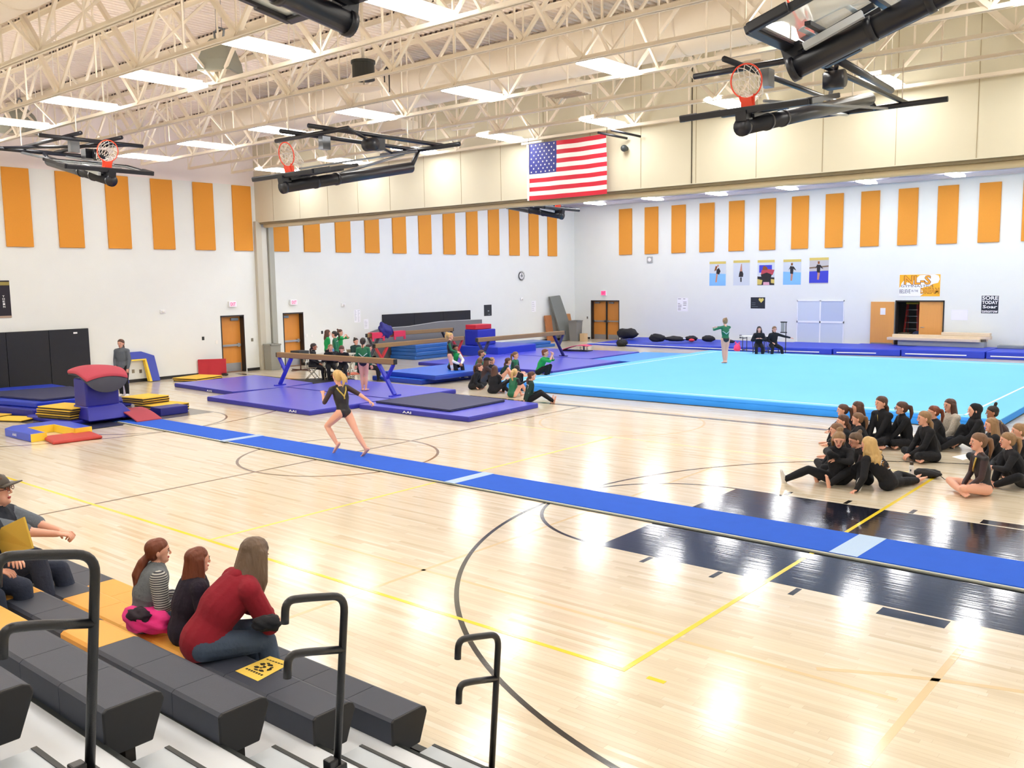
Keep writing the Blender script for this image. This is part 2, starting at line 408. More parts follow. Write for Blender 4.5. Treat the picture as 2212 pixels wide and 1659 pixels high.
for px,py,lab in [(1225,205,'white air grille box beneath the duct right of the roof centre'),(860,285,'white air grille box left of the flag by the bulkhead'),(1610,140,'white air grille box behind the right basketball hoop')]:
    p=at(px,py,7.05); g=thing('air_diffuser',(p.x,p.y,7.05),lab,'vent')
    MB().box(p.x-.45,p.x+.45,p.y-.3,p.y+.3,7.05,7.3).build('housing',m_tr,g,bevel=.02)
    for i in range(5): MB().box(p.x-.4,p.x+.4,p.y-.25+i*.11,p.y-.22+i*.11,7.03,7.05).build('slat',mat('grille_tan',(190,176,160),.6),g)

# lamps
m_glow=mat('lamp_lens',(255,255,255),.5,emit=LAMP,ecol=(255,253,248)); m_glowf=mat('lamp_lens_far',(255,255,255),.5,emit=LAMP_FAR,ecol=(255,254,250))
m_house=mat('lamp_housing',(236,234,230),.4)
ROWN={7.92:'row beside the bulkhead',3.32:'second row from the bulkhead',-1.52:'third row from the bulkhead',-6.3:'fourth row from the bulkhead',-11.0:'fifth row from the bulkhead'}
ORD=['first','second','third','fourth','fifth','sixth','seventh','eighth','ninth']
def lamp(x,y,z,lab,grp,mg,w_=.40,l=1.44):
    t=thing('ceiling_light',(x,y,z),lab,'light',grp)
    MB().box(x-w_/2+.02,x+w_/2-.02,y-l/2+.02,y+l/2-.02,z+.05,z+.10).build('housing',m_house,t,bevel=.01)
    MB().box(x-w_/2,x+w_/2,y-l/2,y+l/2,z-.005,z+.05).build('lens',mg,t)
    for q in (-.5,.5): MB().tube([(x,y+q,z+.09),(x,y+q,ZTP if y<9 else 6.96)],.006,5).build('hanger',m_house,t)
for j,(ry,rn) in enumerate(ROWN.items()):
    for i in range(9):
        lamp(-19.45+i*3.235,ry,6.84,'lit ceiling light, %s from the left wall in the %s'%(ORD[i],rn),'lit ceiling lights over the near courts',m_glow)
for j,(ry) in enumerate((12.0,16.7,21.4,26.3)):
    for i in range(9):
        lamp(-19.45+i*3.235,ry,6.76,'back half ceiling light, %s from the left wall, %s row from far wall'%(ORD[i],ORD[3-j]),'lit ceiling lights in the back half',m_glowf,.4,1.3)
# ================================================================ WALL THINGS
CR={'L':(0,760,6.144),'M':(360,740,6.506),'N':(780,660,7.9),'O':(950,680,7.9),'6':(550,560,3.16),'7':(1150,560,3.687),'8':(1650,560,3.936),'R':(1650,840,3.936),'V':(1860,560,6.284),'J':(1500,640,7.9)}
def cc(cr,x,y): X0_,Y0_,s=CR[cr]; return (X0_+x/s,Y0_+y/s)
def A(cr,x,y,z=0): return at(*cc(cr,x,y),z)
m_gold=mat('acoustic_fabric',(224,150,54),.9,var=.04,vscale=30,bump=.15,bscale=300)
for i in range(18):
    y=.53+i*1.5243 if i<6 else .53+i*1.5243
    if 9.1<y<9.9: y0,y1=9.9,10.48
    else: y0,y1=y,y+.765
    if i==6: y0,y1=9.76,10.49
    nm=['leftmost orange acoustic panel on the left wall','orange acoustic panel on the left wall, %s from the left'%(ORD[i] if i<9 else '')][i>0] if i<6 else 'orange acoustic panel on the left wall behind the bulkhead, %s from the steel post'%(['first','second','third','fourth','fifth','sixth','seventh','eighth','ninth','tenth','eleventh','twelfth'][i-6])
    boxy('acoustic_panel',XL+.03,(y0+y1)/2,5.49,.06,y1-y0,2.30,m_gold,nm,'panel',group='orange panels on the left wall',bev=.015)
for i in range(14):
    x=-19.66+i*1.5158
    boxy('acoustic_panel',x+.385,YF-.03,5.49,.77,.06,2.30,m_gold,'orange acoustic panel on the far wall, %s from the corner'%(['first','second','third','fourth','fifth','sixth','seventh','eighth','ninth','tenth','eleventh','twelfth','thirteenth','fourteenth'][i]),'panel',group='orange panels on the far wall',bev=.015)

m_door=mat('door_oak',(222,146,60),.45,var=.06,vscale=3,stretch=(6,6,.6)); m_doorf=mat('door_oak_far',(206,136,62),.45,var=.05,vscale=3,stretch=(6,6,.6)); m_steel=mat('brushed_steel',(176,178,180),.35,metal=.6)
m_white=mat('white_paint',(238,238,238),.5); m_black=mat('black_matte',(26,26,30),.6)
dn=0
for y0,y1,h in DL:
    dn+=1; xr=XL-.24
    lab='single orange wooden door left of the pilasters' if dn==1 else 'single orange wooden door right of the pilasters'
    d=thing('door_%d'%dn,(xr,(y0+y1)/2,0),lab,'door'); d['kind']='structure'
    MB().box(xr-.02,XL-.001,y0,y0+.05,0,h).box(xr-.02,XL-.001,y1-.03,y1-.002,0,h).box(xr-.02,XL-.001,y0,y1,h-.05,h-.002).build('frame',m_dark,d)
    leaf=MB().box(xr-.05,xr,y0+.05,y1-.03,.01,h-.05).build('door_leaf',m_door,d)
    MB().box(xr,xr+.004,y0+.07,y1-.05,.02,.32).build('kick_plate',m_steel,leaf)
    MB().box(xr+.05,xr+.085,y0+.06,y1-.08,.93,1.0).box(xr,xr+.09,y0+.06,y0+.14,.9,1.03).box(xr,xr+.09,y1-.2,y1-.12,.9,1.03).build('push_bar',m_steel,leaf)
    yy=y1-.42 if dn==1 else y0+.1
    MB().box(xr,xr+.06,yy,yy+.3,h-.2,h-.11).build('door_closer',mat('closer_grey',(130,138,146),.4,metal=.4),leaf)
# far double door
d=thing('door_3',(-20.56,YF,0),'closed orange double door at the far corner','door'); d['kind']='structure'
x0,x1,h=DF[0]; yr=YF+.2
MB().box(x0,x0+.06,YF+.001,yr,0,h).box(x1-.05,x1,YF+.001,yr,0,h).box(x0,x1,YF+.001,yr,h-.06,h).box(-20.6,-20.52,yr-.06,yr+.02,0,h).build('frame',m_dark,d)
for a,b in ((x0+.06,-20.6),(-20.52,x1-.05)):
    leaf=MB().box(a,b,yr,yr+.05,.01,h-.06).build('door_leaf',m_doorf,d)
    MB().box(a+.03,b-.03,yr-.004,yr,.02,.25).build('kick_plate',m_steel,leaf)
    MB().box(a+.02,b-.02,yr-.09,yr-.05,.92,.98).box(a+.02,a+.1,yr-.09,yr,.9,1.0).box(b-.1,b-.02,yr-.09,yr,.9,1.0).build('push_bar',m_steel,leaf)
    MB().box(a+.1,a+.4,yr-.06,yr,h-.17,h-.1).build('door_closer',MATS['closer_grey'],leaf)
# open store doors
d=thing('door_4',(-5.05,YF,0),'open orange double door of the store room','door'); d['kind']='structure'
x0,x1,h=DF[1]
MB().box(x0,x0+.05,YF-.02,YF+.28,0,h).box(x1-.05,x1,YF-.02,YF+.28,0,h).box(x0,x1,YF-.02,YF+.28,h-.05,h).build('frame',m_dark,d)
m_door2=mat('door_oak_light',(226,160,84),.45,var=.05,vscale=3,stretch=(6,6,.6))
leaf=MB().box(-6.98,-6.03,YF-.1,YF-.055,.02,2.02).build('door_leaf',m_door2,d)
MB().box(-6.95,-6.06,YF-.105,YF-.1,.03,.3).build('kick_plate',mat('kick_grey',(140,142,150),.4,metal=.4),leaf)
leaf=MB().box(-5.07,-4.16,YF+.05,YF+.1,.01,h-.05).build('door_leaf',m_door2,d)
MB().tube([(-4.98,YF+.05,.98),(-4.98,YF-.02,.98),(-4.84,YF-.02,.98)],.012,8).build('door_handle',m_steel,leaf)
boxy('paper_sheet',-6.48,YF-.104,1.62,.21,.004,.28,m_white,'small white paper sheet on the open left store door','paper',bev=0)
# things in the store room
m_red=mat('ladder_red',(190,50,44),.5); m_ly=mat('ladder_yellow',(224,200,60),.5)
lx,ly=-5.72,29.9
t=thing('step_ladder',(lx,ly,0),'red step ladder with yellow top inside the store room','ladder')
MB().bar((lx-.3,ly,0),(lx-.2,ly+.25,1.9),.035,.08).bar((lx+.32,ly,0),(lx+.2,ly+.25,1.9),.035,.08).build('side_rail',m_red,t)
MB().bar((lx-.3,ly+.75,0),(lx-.2,ly+.35,1.9),.03,.04).bar((lx+.32,ly+.75,0),(lx+.2,ly+.35,1.9),.03,.04).build('rear_rail',m_red,t)
MB().box(lx-.25,lx+.25,ly+.18,ly+.42,1.88,1.96).build('top_cap',m_ly,t,bevel=.01)
for i in range(6):
    z=.28+i*.27; q=.3-.1*z/1.9; MB().box(lx-q,lx+q,ly+.25*z/1.9-.03,ly+.25*z/1.9+.05,z,z+.025).build('step',m_steel,t)
m_br=mat('carton_brown',(104,88,70),.9,var=.1)
boxy('storage_box',-5.75,29.35,.36,.42,.4,.72,m_br,'large brown box on the store room floor beside the ladder','box')
boxy('storage_box',-5.27,29.25,.27,.4,.35,.54,mat('carton_dark',(80,70,66),.9),'small dark brown box on the store room floor','box')
o=MB().ell((-5.25,29.3,.66),(.2,.18,.14)).build('cloth_bundle',mat('bundle_blue',(60,66,96),.9,bump=.5,bscale=9)); tag(o,'blue grey cloth bundle on the small dark box','bundle')

# exit signs
m_exit=mat('exit_face',(250,226,238),.4,emit=.25,ecol=(255,200,225)); m_exr=mat('exit_red',(225,20,90),.4,emit=.35,ecol=(240,30,100))
def exit_sign(px,py,lab,wall_):
    if wall_=='L':
        p=at(px,py,XL+.12,0); t=thing('exit_sign',(XL,p.y,p.z),lab,'sign')
        MB().box(XL,XL+.1,p.y-.15,p.y+.15,p.z-.1,p.z+.1).build('housing',m_white,t,bevel=.008)
        MB().box(XL+.1,XL+.104,p.y-.13,p.y+.13,p.z-.08,p.z+.08).build('face',m_exit,t)
        text_obj('lettering','EXIT',m_exr,(XL+.106,p.y-.105,p.z-.06),(0,1,0),(0,0,1),.12,.21,parent=t,bold=.02)
    else:
        p=at(px,py,YF-.1,1); t=thing('exit_sign',(p.x,YF,p.z),lab,'sign')
        MB().box(p.x-.16,p.x+.16,YF-.08,YF,p.z-.13,p.z+.13).build('housing',m_white,t,bevel=.008)
        MB().box(p.x-.14,p.x+.14,YF-.084,YF-.08,p.z-.11,p.z+.11).build('face',mat('exit_pink',(255,120,170),.4,emit=.4,ecol=(255,60,120)),t)
        text_obj('lettering','EXIT',m_exr,(p.x-.11,YF-.086,p.z-.07),(1,0,0),(0,0,1),.14,.22,parent=t,bold=.02)
exit_sign(504,657,'lit exit sign above the door left of the pilasters','L')
exit_sign(636,653,'lit exit sign above the door right of the pilasters','L')
exit_sign(1303,633,'pink lit exit sign above the far corner double door','F')

# wall clock, speakers, small devices
def wallL(px,py,d=.03): return at(px,py,XL+d,0)
p=wallL(1126,596); t=thing('wall_clock',(XL,p.y,p.z),'round white wall clock with black rim behind a wire guard','clock')
Rx=Matrix.Rotation(PI/2,4,'Y')
def disc(mb,y,z,r,x0,x1,seg=28,mi=0):
    v=[(x,y+r*math.cos(2*PI*k/seg),z+r*math.sin(2*PI*k/seg)) for x in (x0,x1) for k in range(seg)]
    f=[tuple(range(seg-1,-1,-1)),tuple(range(seg,2*seg))]+[(k,(k+1)%seg,seg+(k+1)%seg,seg+k) for k in range(seg)]
    return mb.add(v,f,mi)
disc(MB(),p.y,p.z,.2,XL,XL+.05).build('rim',m_black,t); disc(MB(),p.y,p.z,.17,XL+.05,XL+.053).build('dial',m_white,t)
MB().box(XL+.055,XL+.058,p.y-.01,p.y+.01,p.z,p.z+.13).box(XL+.055,XL+.058,p.y-.01,p.y+.09,p.z-.012,p.z+.012).build('hand',m_black,t)
mb=disc(MB(),p.y,p.z,.06,XL+.06,XL+.07)
for k in range(4):
    a=k*PI/4; mb.bar((XL+.09,p.y-.24*math.cos(a),p.z-.24*math.sin(a)),(XL+.09,p.y+.24*math.cos(a),p.z+.24*math.sin(a)),.006,.006)
mb.tube([(XL+.05,p.y+.24*math.cos(k*PI/12),p.z+.24*math.sin(k*PI/12)) for k in range(24)],.006,5,closed=True); mb.build('wire_guard',mat('wire_grey',(150,154,158),.4),t)
p=at(1403,561,YF-.05,1); t=thing('fire_alarm',(p.x,YF,p.z),'small grey and white alarm device high on the far wall','alarm')
MB().box(p.x-.16,p.x+.16,YF-.05,YF,p.z-.16,p.z+.16).build('back_box',mat('dev_grey',(170,172,170),.5),t,bevel=.02); MB().ell((p.x,YF-.06,p.z),(.1,.04,.1)).build('dome',m_white,t)
for px,py,lab in [(352,673,'small white horn speaker on the left wall above the red folded mat'),(742,659,'small white alarm strobe on the wall right of the second door'),(1128,646,'small white strobe on the left wall below the clock')]:
    p=wallL(px,py); t=thing('alarm_strobe',(XL,p.y,p.z),lab,'alarm'); MB().box(XL,XL+.05,p.y-.1,p.y+.1,p.z-.06,p.z+.06).build('body',m_white,t,bevel=.01); MB().ell((XL+.06,p.y,p.z),(.03,.05,.04)).build('lens',mat('strobe_lens',(226,226,222),.3),t)
for px,py,lab,c in [(545,734,'small grey switch plate left of the pilasters',(120,116,100)),(468,739,'white round wall control left of the first door',(240,238,230)),(663,725,'white round wall plate right of the second door',(240,240,238)),(674,725,'outermost white round wall plate right of the second door',(240,240,238)),(696,718,'black wall button right of the second door',(40,40,40)),(439,731,'small black keyhole plate above the red folded mat',(40,40,40)),(288,802,'left wall outlet inside the blue padded arch',(150,140,120)),(304,802,'right wall outlet inside the blue padded arch',(110,100,90))]:
    p=wallL(px,py,.01); o=MB().box(XL,XL+.012,p.y-.045,p.y+.045,p.z-.06,p.z+.06).build('wall_plate',mat('plate_%d_%d'%(px,py),c,.4),bevel=.004); tag(o,lab,'switch')
p=at(1269,686,YF,1); o=MB().box(p.x-.04,p.x+.04,YF-.012,YF,p.z-.06,p.z+.06).build('wall_plate',mat('plate_far',(120,116,110),.4),bevel=.004); tag(o,'small grey switch plate left of the far double door','switch')
p=at(1600,727,YF,1); o=MB().box(p.x-.06,p.x+.06,YF-.012,YF,p.z-.08,p.z+.08).build('wall_plate',mat('plate_far2',(110,110,110),.4),bevel=.004); tag(o,'small dark outlet left of the judging table','switch')

# black padding on the left wall
m_pad=mat('black_vinyl',(20,21,30),.5,bump=.1,bscale=40)
t=thing('wall_pad',(XL,0,0),'large black wall padding at the left behind the vault','wall pad')
for i in range(5):
    y0=2.74-(i+1)*1.22; MB().box(XL+.002,XL+.07,y0+.004,y0+1.216,.02,1.85).build('pad_section',m_pad,t,bevel=.012)
o=MB().box(XL+.07,XL+.073,2.26,2.38,1.70,1.75).build('brand_label',m_white,t)
t=thing('wall_pad',(XL,17.7,1.2),'black wall padding above the leaning grey mats','wall pad')
for i in range(3):
    y0=15.05+i*1.81; MB().box(XL+.002,XL+.07,y0+.004,y0+1.806,.1,1.8).build('pad_section',m_pad,t,bevel=.012)
# banner at left edge
t=thing('wall_banner',(XL,.1,2.8),'black hanging banner with gold top and white vertical lettering','banner')
MB().box(XL+.002,XL+.012,-.55,.53,2.27,3.36).build('cloth',mat('banner_black',(38,34,44),.8),t)
MB().box(XL+.013,XL+.016,-.55,.53,3.22,3.32).build('gold_band',mat('banner_gold',(150,134,70),.7),t)
MB().box(XL+.013,XL+.016,-.55,.53,2.27,2.33).build('hem_band',mat('banner_tan',(170,150,130),.7),t)
for k,ch in enumerate('THEIN'): text_obj('lettering',ch,m_white,(XL+.018,.31,2.87-k*.075),(0,1,0),(0,0,1),.055,.06,parent=t,bold=.02)
# papers and posters
def wpaper(name,a,b,wl,m,lab,cat='poster',th=.006,off=.0):
    if wl=='L':
        y0,z0=WL(*a);y1,z1=WL(*b); o=MB().box(XL+off,XL+off+th,min(y0,y1),max(y0,y1),min(z0,z1),max(z0,z1)).build(name,m)
        box=(min(y0,y1),max(y0,y1),min(z0,z1),max(z0,z1))
    else:
        y0,z0=WF(*a);y1,z1=WF(*b); o=MB().box(min(y0,y1),max(y0,y1),YF-off-th,YF-off,min(z0,z1),max(z0,z1)).build(name,m); box=(min(y0,y1),max(y0,y1),min(z0,z1),max(z0,z1))
    tag(o,lab,cat); return o,box
m_pap=mat('paper_white',(244,244,248),.8)
def scrib(o,box,wl,rows=6,cols=2,m=None,seed=1):
    r=random.Random(seed); mb=MB(); a0,a1,z0,z1=box; m=m or mat('ink_grey',(120,124,130),.8)
    for c in range(cols):
        for i in range(rows):
            u0=a0+(a1-a0)*(c+.12)/cols; u1=u0+(a1-a0)/cols*r.uniform(.4,.72); z=z1-(z1-z0)*(i+.8)/(rows+.6)
            if r.random()<.85:
                if wl=='L': mb.box(XL+.0065,XL+.008,u0,u1,z,z+(z1-z0)*.018)
                else: mb.box(u0,u1,YF-.008,YF-.0065,z,z+(z1-z0)*.03)
    if mb.v: mb.build('ink_lines',m,o)
o,b=wpaper('paper_sheet',cc('6',678,345),cc('6',723,430),'L',m_pap,'taller white paper sheet on the wall above the judges','paper'); scrib(o,b,'L',9,2)
o,b=wpaper('paper_sheet',cc('6',745,410),cc('6',778,475),'L',m_pap,'lower white paper sheet beside the wavy grey mat','paper'); scrib(o,b,'L',8,1,seed=2)
o,b=wpaper('paper_sheet',cc('6',1890,285),cc('6',1920,358),'L',m_pap,'white paper with handwriting left of the leaning grey mat','paper'); scrib(o,b,'L',5,1,m_black,3)
o,b=wpaper('small_poster',cc('6',1565,312),cc('6',1618,385),'L',mat('poster_slate',(44,48,54),.7),'black poster with a faint heart on the left wall'); 
MB().box(XL+.007,XL+.009,b[0]+.26,b[0]+.36,b[2]+.2,b[2]+.26).box(XL+.007,XL+.009,b[0]+.3,b[0]+.42,b[2]+.06,b[2]+.08).build('ink_lines',mat('chalk_grey',(130,140,146),.8),o)
o,b=wpaper('paper_chart',cc('7',1155,308),cc('7',1238,415),'F',m_pap,'white paper chart with four written blocks left of the posters','paper'); scrib(o,b,'F',8,2,m_black,5)
o,b=wpaper('paper_sheet',cc('V',1228,685),cc('V',1445,828),'F',mat('paper_lilac',(238,238,252),.8),'blank pale paper right of the open store door','paper')
# heart poster
o,b=wpaper('heart_poster',cc('7',1740,303),cc('7',1853,393),'F',mat('poster_chalk',(40,44,52),.8,var=.3,vscale=14),'black poster with a yellow heart on the far wall')
def heart(cx,cz,s,n=28):
    P_=[]
    for i in range(n):
        t=2*PI*i/n; P_.append((cx+s*16*math.sin(t)**3/16, cz+s*(13*math.cos(t)-5*math.cos(2*t)-2*math.cos(3*t)-math.cos(4*t))/16))
    return P_
def fpoly(P_,d,m,name,parent,th=.002):
    return MB().extr([(x,YF-d,z) for x,z in P_],(0,-th,0)).build(name,m,parent)
bx0,bx1,bz0,bz1=b
fpoly(heart(bx0+.73*(bx1-bx0),bz1-.25*(bz1-bz0),.125),.007,mat('heart_yellow',(222,204,110),.7),'heart',o)
scrib(o,(bx0,bx0+.6*(bx1-bx0),bz0,bz1-.1),'F',4,1,MATS['chalk_grey'],8)
# NLS banner
o,b=wpaper('hand_lettered_banner',cc('V',527,212),cc('V',1068,503),'F',mat('banner_orange',(250,184,40),.7),'orange and white hand lettered banner above the store door','banner')
bx0,bx1,bz0,bz1=b; W_=bx1-bx0; H_=bz1-bz0
def B_(u,v): return (bx0+u*W_,bz0+v*H_)
blob=[(0,.0),(.52,.0),(.6,.12),(.56,.3),(.6,.42),(.74,.46),(.82,.56),(.95,.62),(.985,.78),(.96,.94),(.86,1.0),(.7,.985),(.5,.97),(.35,.72),(.22,.62),(.1,.72),(.05,.6),(.03,.45),(0,.4)]
fpoly([B_(*q) for q in blob],.007,m_pap,'white_cloud',o)
R_,U_=(1,0,0),(0,0,1)
def bt(s,u,v,h,w_,m,d=.011,bold=0): 
    q=B_(u,v); return text_obj('lettering',s,m,(q[0],YF-d,q[1]),R_,U_,h*H_,w_*W_,parent=o,bold=bold,depth=0)
m_or=mat('marker_orange',(246,170,50),.7); m_bn=mat('marker_brown',(140,80,30),.7); m_ink=mat('marker_ink',(60,66,84),.7)
bt('NL-S',.11,.53,.44,.67,m_bn,.010,.05); bt('NL-S',.125,.55,.40,.64,m_or,.012,.015)
bt('GYMNASTICS',.04,.42,.11,.8,m_ink); bt('BELIEVE',.01,.14,.18,.27,m_ink); bt('IN THE',.31,.2,.1,.16,m_ink)
bt('DREAM',.53,.12,.27,.45,m_bn,.010,.05); bt('DREAM',.54,.14,.23,.43,m_or,.012,.015)
# SORE TODAY poster
o,b=wpaper('slogan_poster',cc('V',1640,495),cc('V',1860,735),'F',mat('poster_navy',(40,44,56),.8),'black and white slogan poster at the right of the far wall')
bx0,bx1,bz0,bz1=b; W_=bx1-bx0; H_=bz1-bz0
bt('SORE',.03,.76,.22,.94,m_pap,.008,.03); bt('TODAY',.03,.52,.2,.94,m_pap,.008,.03); bt('Soar',.08,.28,.19,.86,m_pap,.008,.02); bt('tomorrow',.03,.03,.16,.94,m_pap,.008,.02)
# gymnast posters
def posterset():
    L_=[((1412,20),(1540,210),'leftmost of the five gymnast posters, one leg held up'),((1602,10),(1730,208),'gymnast poster with a handstand, second from the left'),((1795,8),(1927,205),'gymnast poster with a girl lying on a red vault'),((2000,3),(2138,202),'gymnast poster with hands on hips, second from the right')]
    out=[]
    for i,(a,c_,lab) in enumerate(L_): out.append(wpaper('gymnast_poster',cc('7',*a),cc('7',*c_),'F',mat('poster_pale',(206,214,224),.5),lab))
    out.append(wpaper('gymnast_poster',(1749,557),(1789,613),'F',mat('poster_grey',(190,188,190),.5),'rightmost of the five gymnast posters, standing on a blue mat'))
    return out
PS=posterset(); m_pg=mat('poster_gold',(214,194,104),.6); m_pb=mat('poster_sky',(130,190,244),.5); m_pbl=mat('poster_blue',(58,66,200),.5); m_sk=mat('print_skin',(196,140,120),.6); m_bk=mat('print_black',(34,30,36),.6); m_pr=mat('print_red',(190,70,84),.6)
for i,(o,b) in enumerate(PS):
    bx0,bx1,bz0,bz1=b; W_=bx1-bx0; H_=bz1-bz0
    def pr(pts,m,name='print',d=.008): fpoly([B_(*q) for q in pts],d,m,name,o,.001)
    pr([(0,.9),(1,.9),(1,1),(0,1)],m_pg,'title_band')
    scrib(o,(bx0,bx1,bz0+.93*H_,bz1+.03),'F',1,2,m_bn,i)
    if i in (0,3): pr([(0,0),(1,0),(1,.48),(0,.52)],m_pb,'mat_print')
    if i==4: pr([(0,.04),(1,.04),(1,.5),(0,.48)],m_pbl,'mat_print'); pr([(0,.58),(1,.64),(1,.7),(0,.64)],mat('print_beam',(130,110,90),.6),'beam_print')
    if i==0: pr([(.36,.14),(.46,.14),(.52,.5),(.42,.5)],m_sk,d=.01);pr([(.42,.5),(.6,.46),(.68,.6),(.58,.74),(.44,.66)],m_bk,d=.011);pr([(.3,.6),(.42,.64),(.5,.8),(.38,.82)],m_bn,d=.012);pr([(.46,.78),(.56,.78),(.58,.86),(.48,.87)],m_sk,d=.013)
    if i==1: pr([(.44,.14),(.52,.14),(.52,.32),(.43,.32)],m_bk,d=.01);pr([(.34,.34),(.6,.34),(.62,.46),(.56,.56),(.4,.56),(.36,.46)],m_bk,d=.011);pr([(.4,.56),(.55,.56),(.52,.86),(.48,.86)],m_sk,d=.012)
    if i==2:
        pr([(.1,.5),(.85,.5),(.85,.8),(.1,.8)],m_pbl,d=.009);pr([(0,0),(1,0),(1,.3),(0,.35)],m_bk,d=.009);pr([(.0,.02),(.25,.02),(.3,.2),(0,.25)],m_pg,d=.011);pr([(.8,.08),(1,.06),(1,.22),(.8,.24)],m_pg,d=.011)
        pr([(.2,.4),(.9,.4),(1,.6),(.6,.64),(.25,.6)],m_pr,d=.011);pr([(.25,.3),(.8,.3),(.85,.42),(.55,.5),(.2,.42)],m_bk,d=.012);pr([(.3,.6),(.6,.6),(.58,.7),(.4,.78),(.32,.72)],m_bn,d=.013);pr([(.35,.0),(.72,.0),(.7,.12),(.36,.12)],mat('print_pink',(226,170,190),.6),d=.013)
    if i in (3,4): 
        s=.42 if i==3 else .42
        pr([(s,.16),(s+.1,.16),(s+.14,.42),(s+.02,.46)],m_sk,d=.011);pr([(s-.02,.44),(s+.14,.42),(s+.17,.72),(s-.03,.74)],m_bk,d=.012);pr([(s-.12,.58),(s-.02,.72),(s+.17,.72),(s+.32,.56),(s+.2,.6),(s+.14,.66),(s,.66)],m_bk,d=.0125);pr([(s+.02,.76),(s+.12,.76),(s+.12,.86),(s+.02,.86)],m_bn,d=.013)
# pale window blocks in the far wall
t=thing('window_1',(-9.2,YF,1),'white framed pale blue panel window in the far wall','window'); t['kind']='structure'
m_wfr=mat('frame_white',(240,242,246),.5)
x0,x1,z1,zm=-10.24,-8.13,2.08,1.12; zb=.1; xm=-9.18
MB().box(x0,x0+.04,YF-.03,YF,zb,z1).box(x1-.04,x1,YF-.03,YF,zb,z1).box(xm-.03,xm+.03,YF-.03,YF,zb,z1).box(x0,x1,YF-.03,YF,z1-.05,z1).box(x0,x1,YF-.03,YF,zm-.04,zm+.04).build('frame',m_wfr,t)
k=0
for a,b in ((x0+.04,xm-.03),(xm+.03,x1-.04)):
    for c_,d_ in ((zb,zm-.04),(zm+.04,z1-.05)):
        MB().box(a,b,YF-.012,YF,c_,d_).build('pane',mat('pane_pale_%d'%k,[(206,216,230),(206,216,230),(206,216,228),(188,200,222)][k],.5),t); k+=1

# ================================================================ MATS AND APPARATUS
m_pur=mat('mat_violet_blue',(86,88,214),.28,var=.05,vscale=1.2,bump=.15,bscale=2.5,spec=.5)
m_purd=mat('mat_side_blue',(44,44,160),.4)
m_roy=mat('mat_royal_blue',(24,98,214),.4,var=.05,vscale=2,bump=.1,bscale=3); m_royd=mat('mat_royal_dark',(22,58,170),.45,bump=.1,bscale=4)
m_navy=mat('mat_navy',(34,38,84),.55,var=.06,vscale=6); m_sky=mat('carpet_sky',(112,192,238),.85,var=.05,vscale=.5,bump=.1,bscale=120); m_skyd=mat('carpet_azure',(40,138,228),.85)
m_wt=mat('tape_white',(236,240,246),.6)
def gmat(pts,z0,z1,mt,lab,cat='mat',grp=None,side=None,bev=.02,name='landing_mat',decals=()):
    c=sum((Vector((p[0],p[1],0)) for p in pts),Vector())/len(pts)
    t=thing(name,(c.x,c.y,z0),lab,cat,grp)
    P_=[(p[0],p[1]) for p in pts]
    if side is None: MB().prism(P_,z0+.001,z1).build('cover',mt,t,bevel=bev,seg=3)
    else:
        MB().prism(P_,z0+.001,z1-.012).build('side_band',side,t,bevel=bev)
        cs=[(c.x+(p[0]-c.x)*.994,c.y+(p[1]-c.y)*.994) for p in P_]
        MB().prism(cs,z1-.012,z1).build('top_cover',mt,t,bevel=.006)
    return t
def label_on(t,txt,p,right,up,h,w_=None): return text_obj('brand_lettering',txt,m_wt,p,right,up,h,w_,parent=t,bold=.02)
# beam area, four violet mats, one navy mat
tA=gmat([(-20.1,4.2),(-20.0,7.1),(-16.42,6.7),(-16.2,5.55),(-16.53,3.95)],0,.12,m_pur,'violet blue landing mat at the left end of the front beam',grp='violet mats around the front beam',side=m_purd)
tB=gmat([(-16.14,2.9),(-16.19,5.48),(-11.53,5.38),(-11.5,2.78)],.0,.12,m_pur,'violet blue landing mat in front of the front beam',grp='violet mats around the front beam',side=m_purd)
tC=gmat([(-16.14,5.56),(-16.12,7.95),(-11.47,7.85),(-11.5,5.46)],.0,.12,m_pur,'violet blue landing mat behind the front beam, under the standing girl',grp='violet mats around the front beam',side=m_purd)
tD=gmat([(-11.42,4.25),(-11.36,7.1),(-7.78,6.9),(-7.66,4.22)],.0,.12,m_pur,'violet blue landing mat at the right end of the front beam',grp='violet mats around the front beam',side=m_purd)
gmat([(-11.22,4.62),(-11.1,6.8),(-8.62,6.62),(-8.52,4.52)],.121,.175,m_navy,'navy flat mat lying on the right violet mat',side=mat('mat_navy_side',(30,32,60),.5))
for t_,x,y in ((tB,-12.3,2.77),(tD,-9.8,4.21)): label_on(t_,'AAI',(x,y,.035),(1,0,0),(0,0,1),.055,.3)
label_on(tA,'AAI',(-17.9,4.0-.02,.035),(1,-.07,0),(0,0,1),.05,.3)
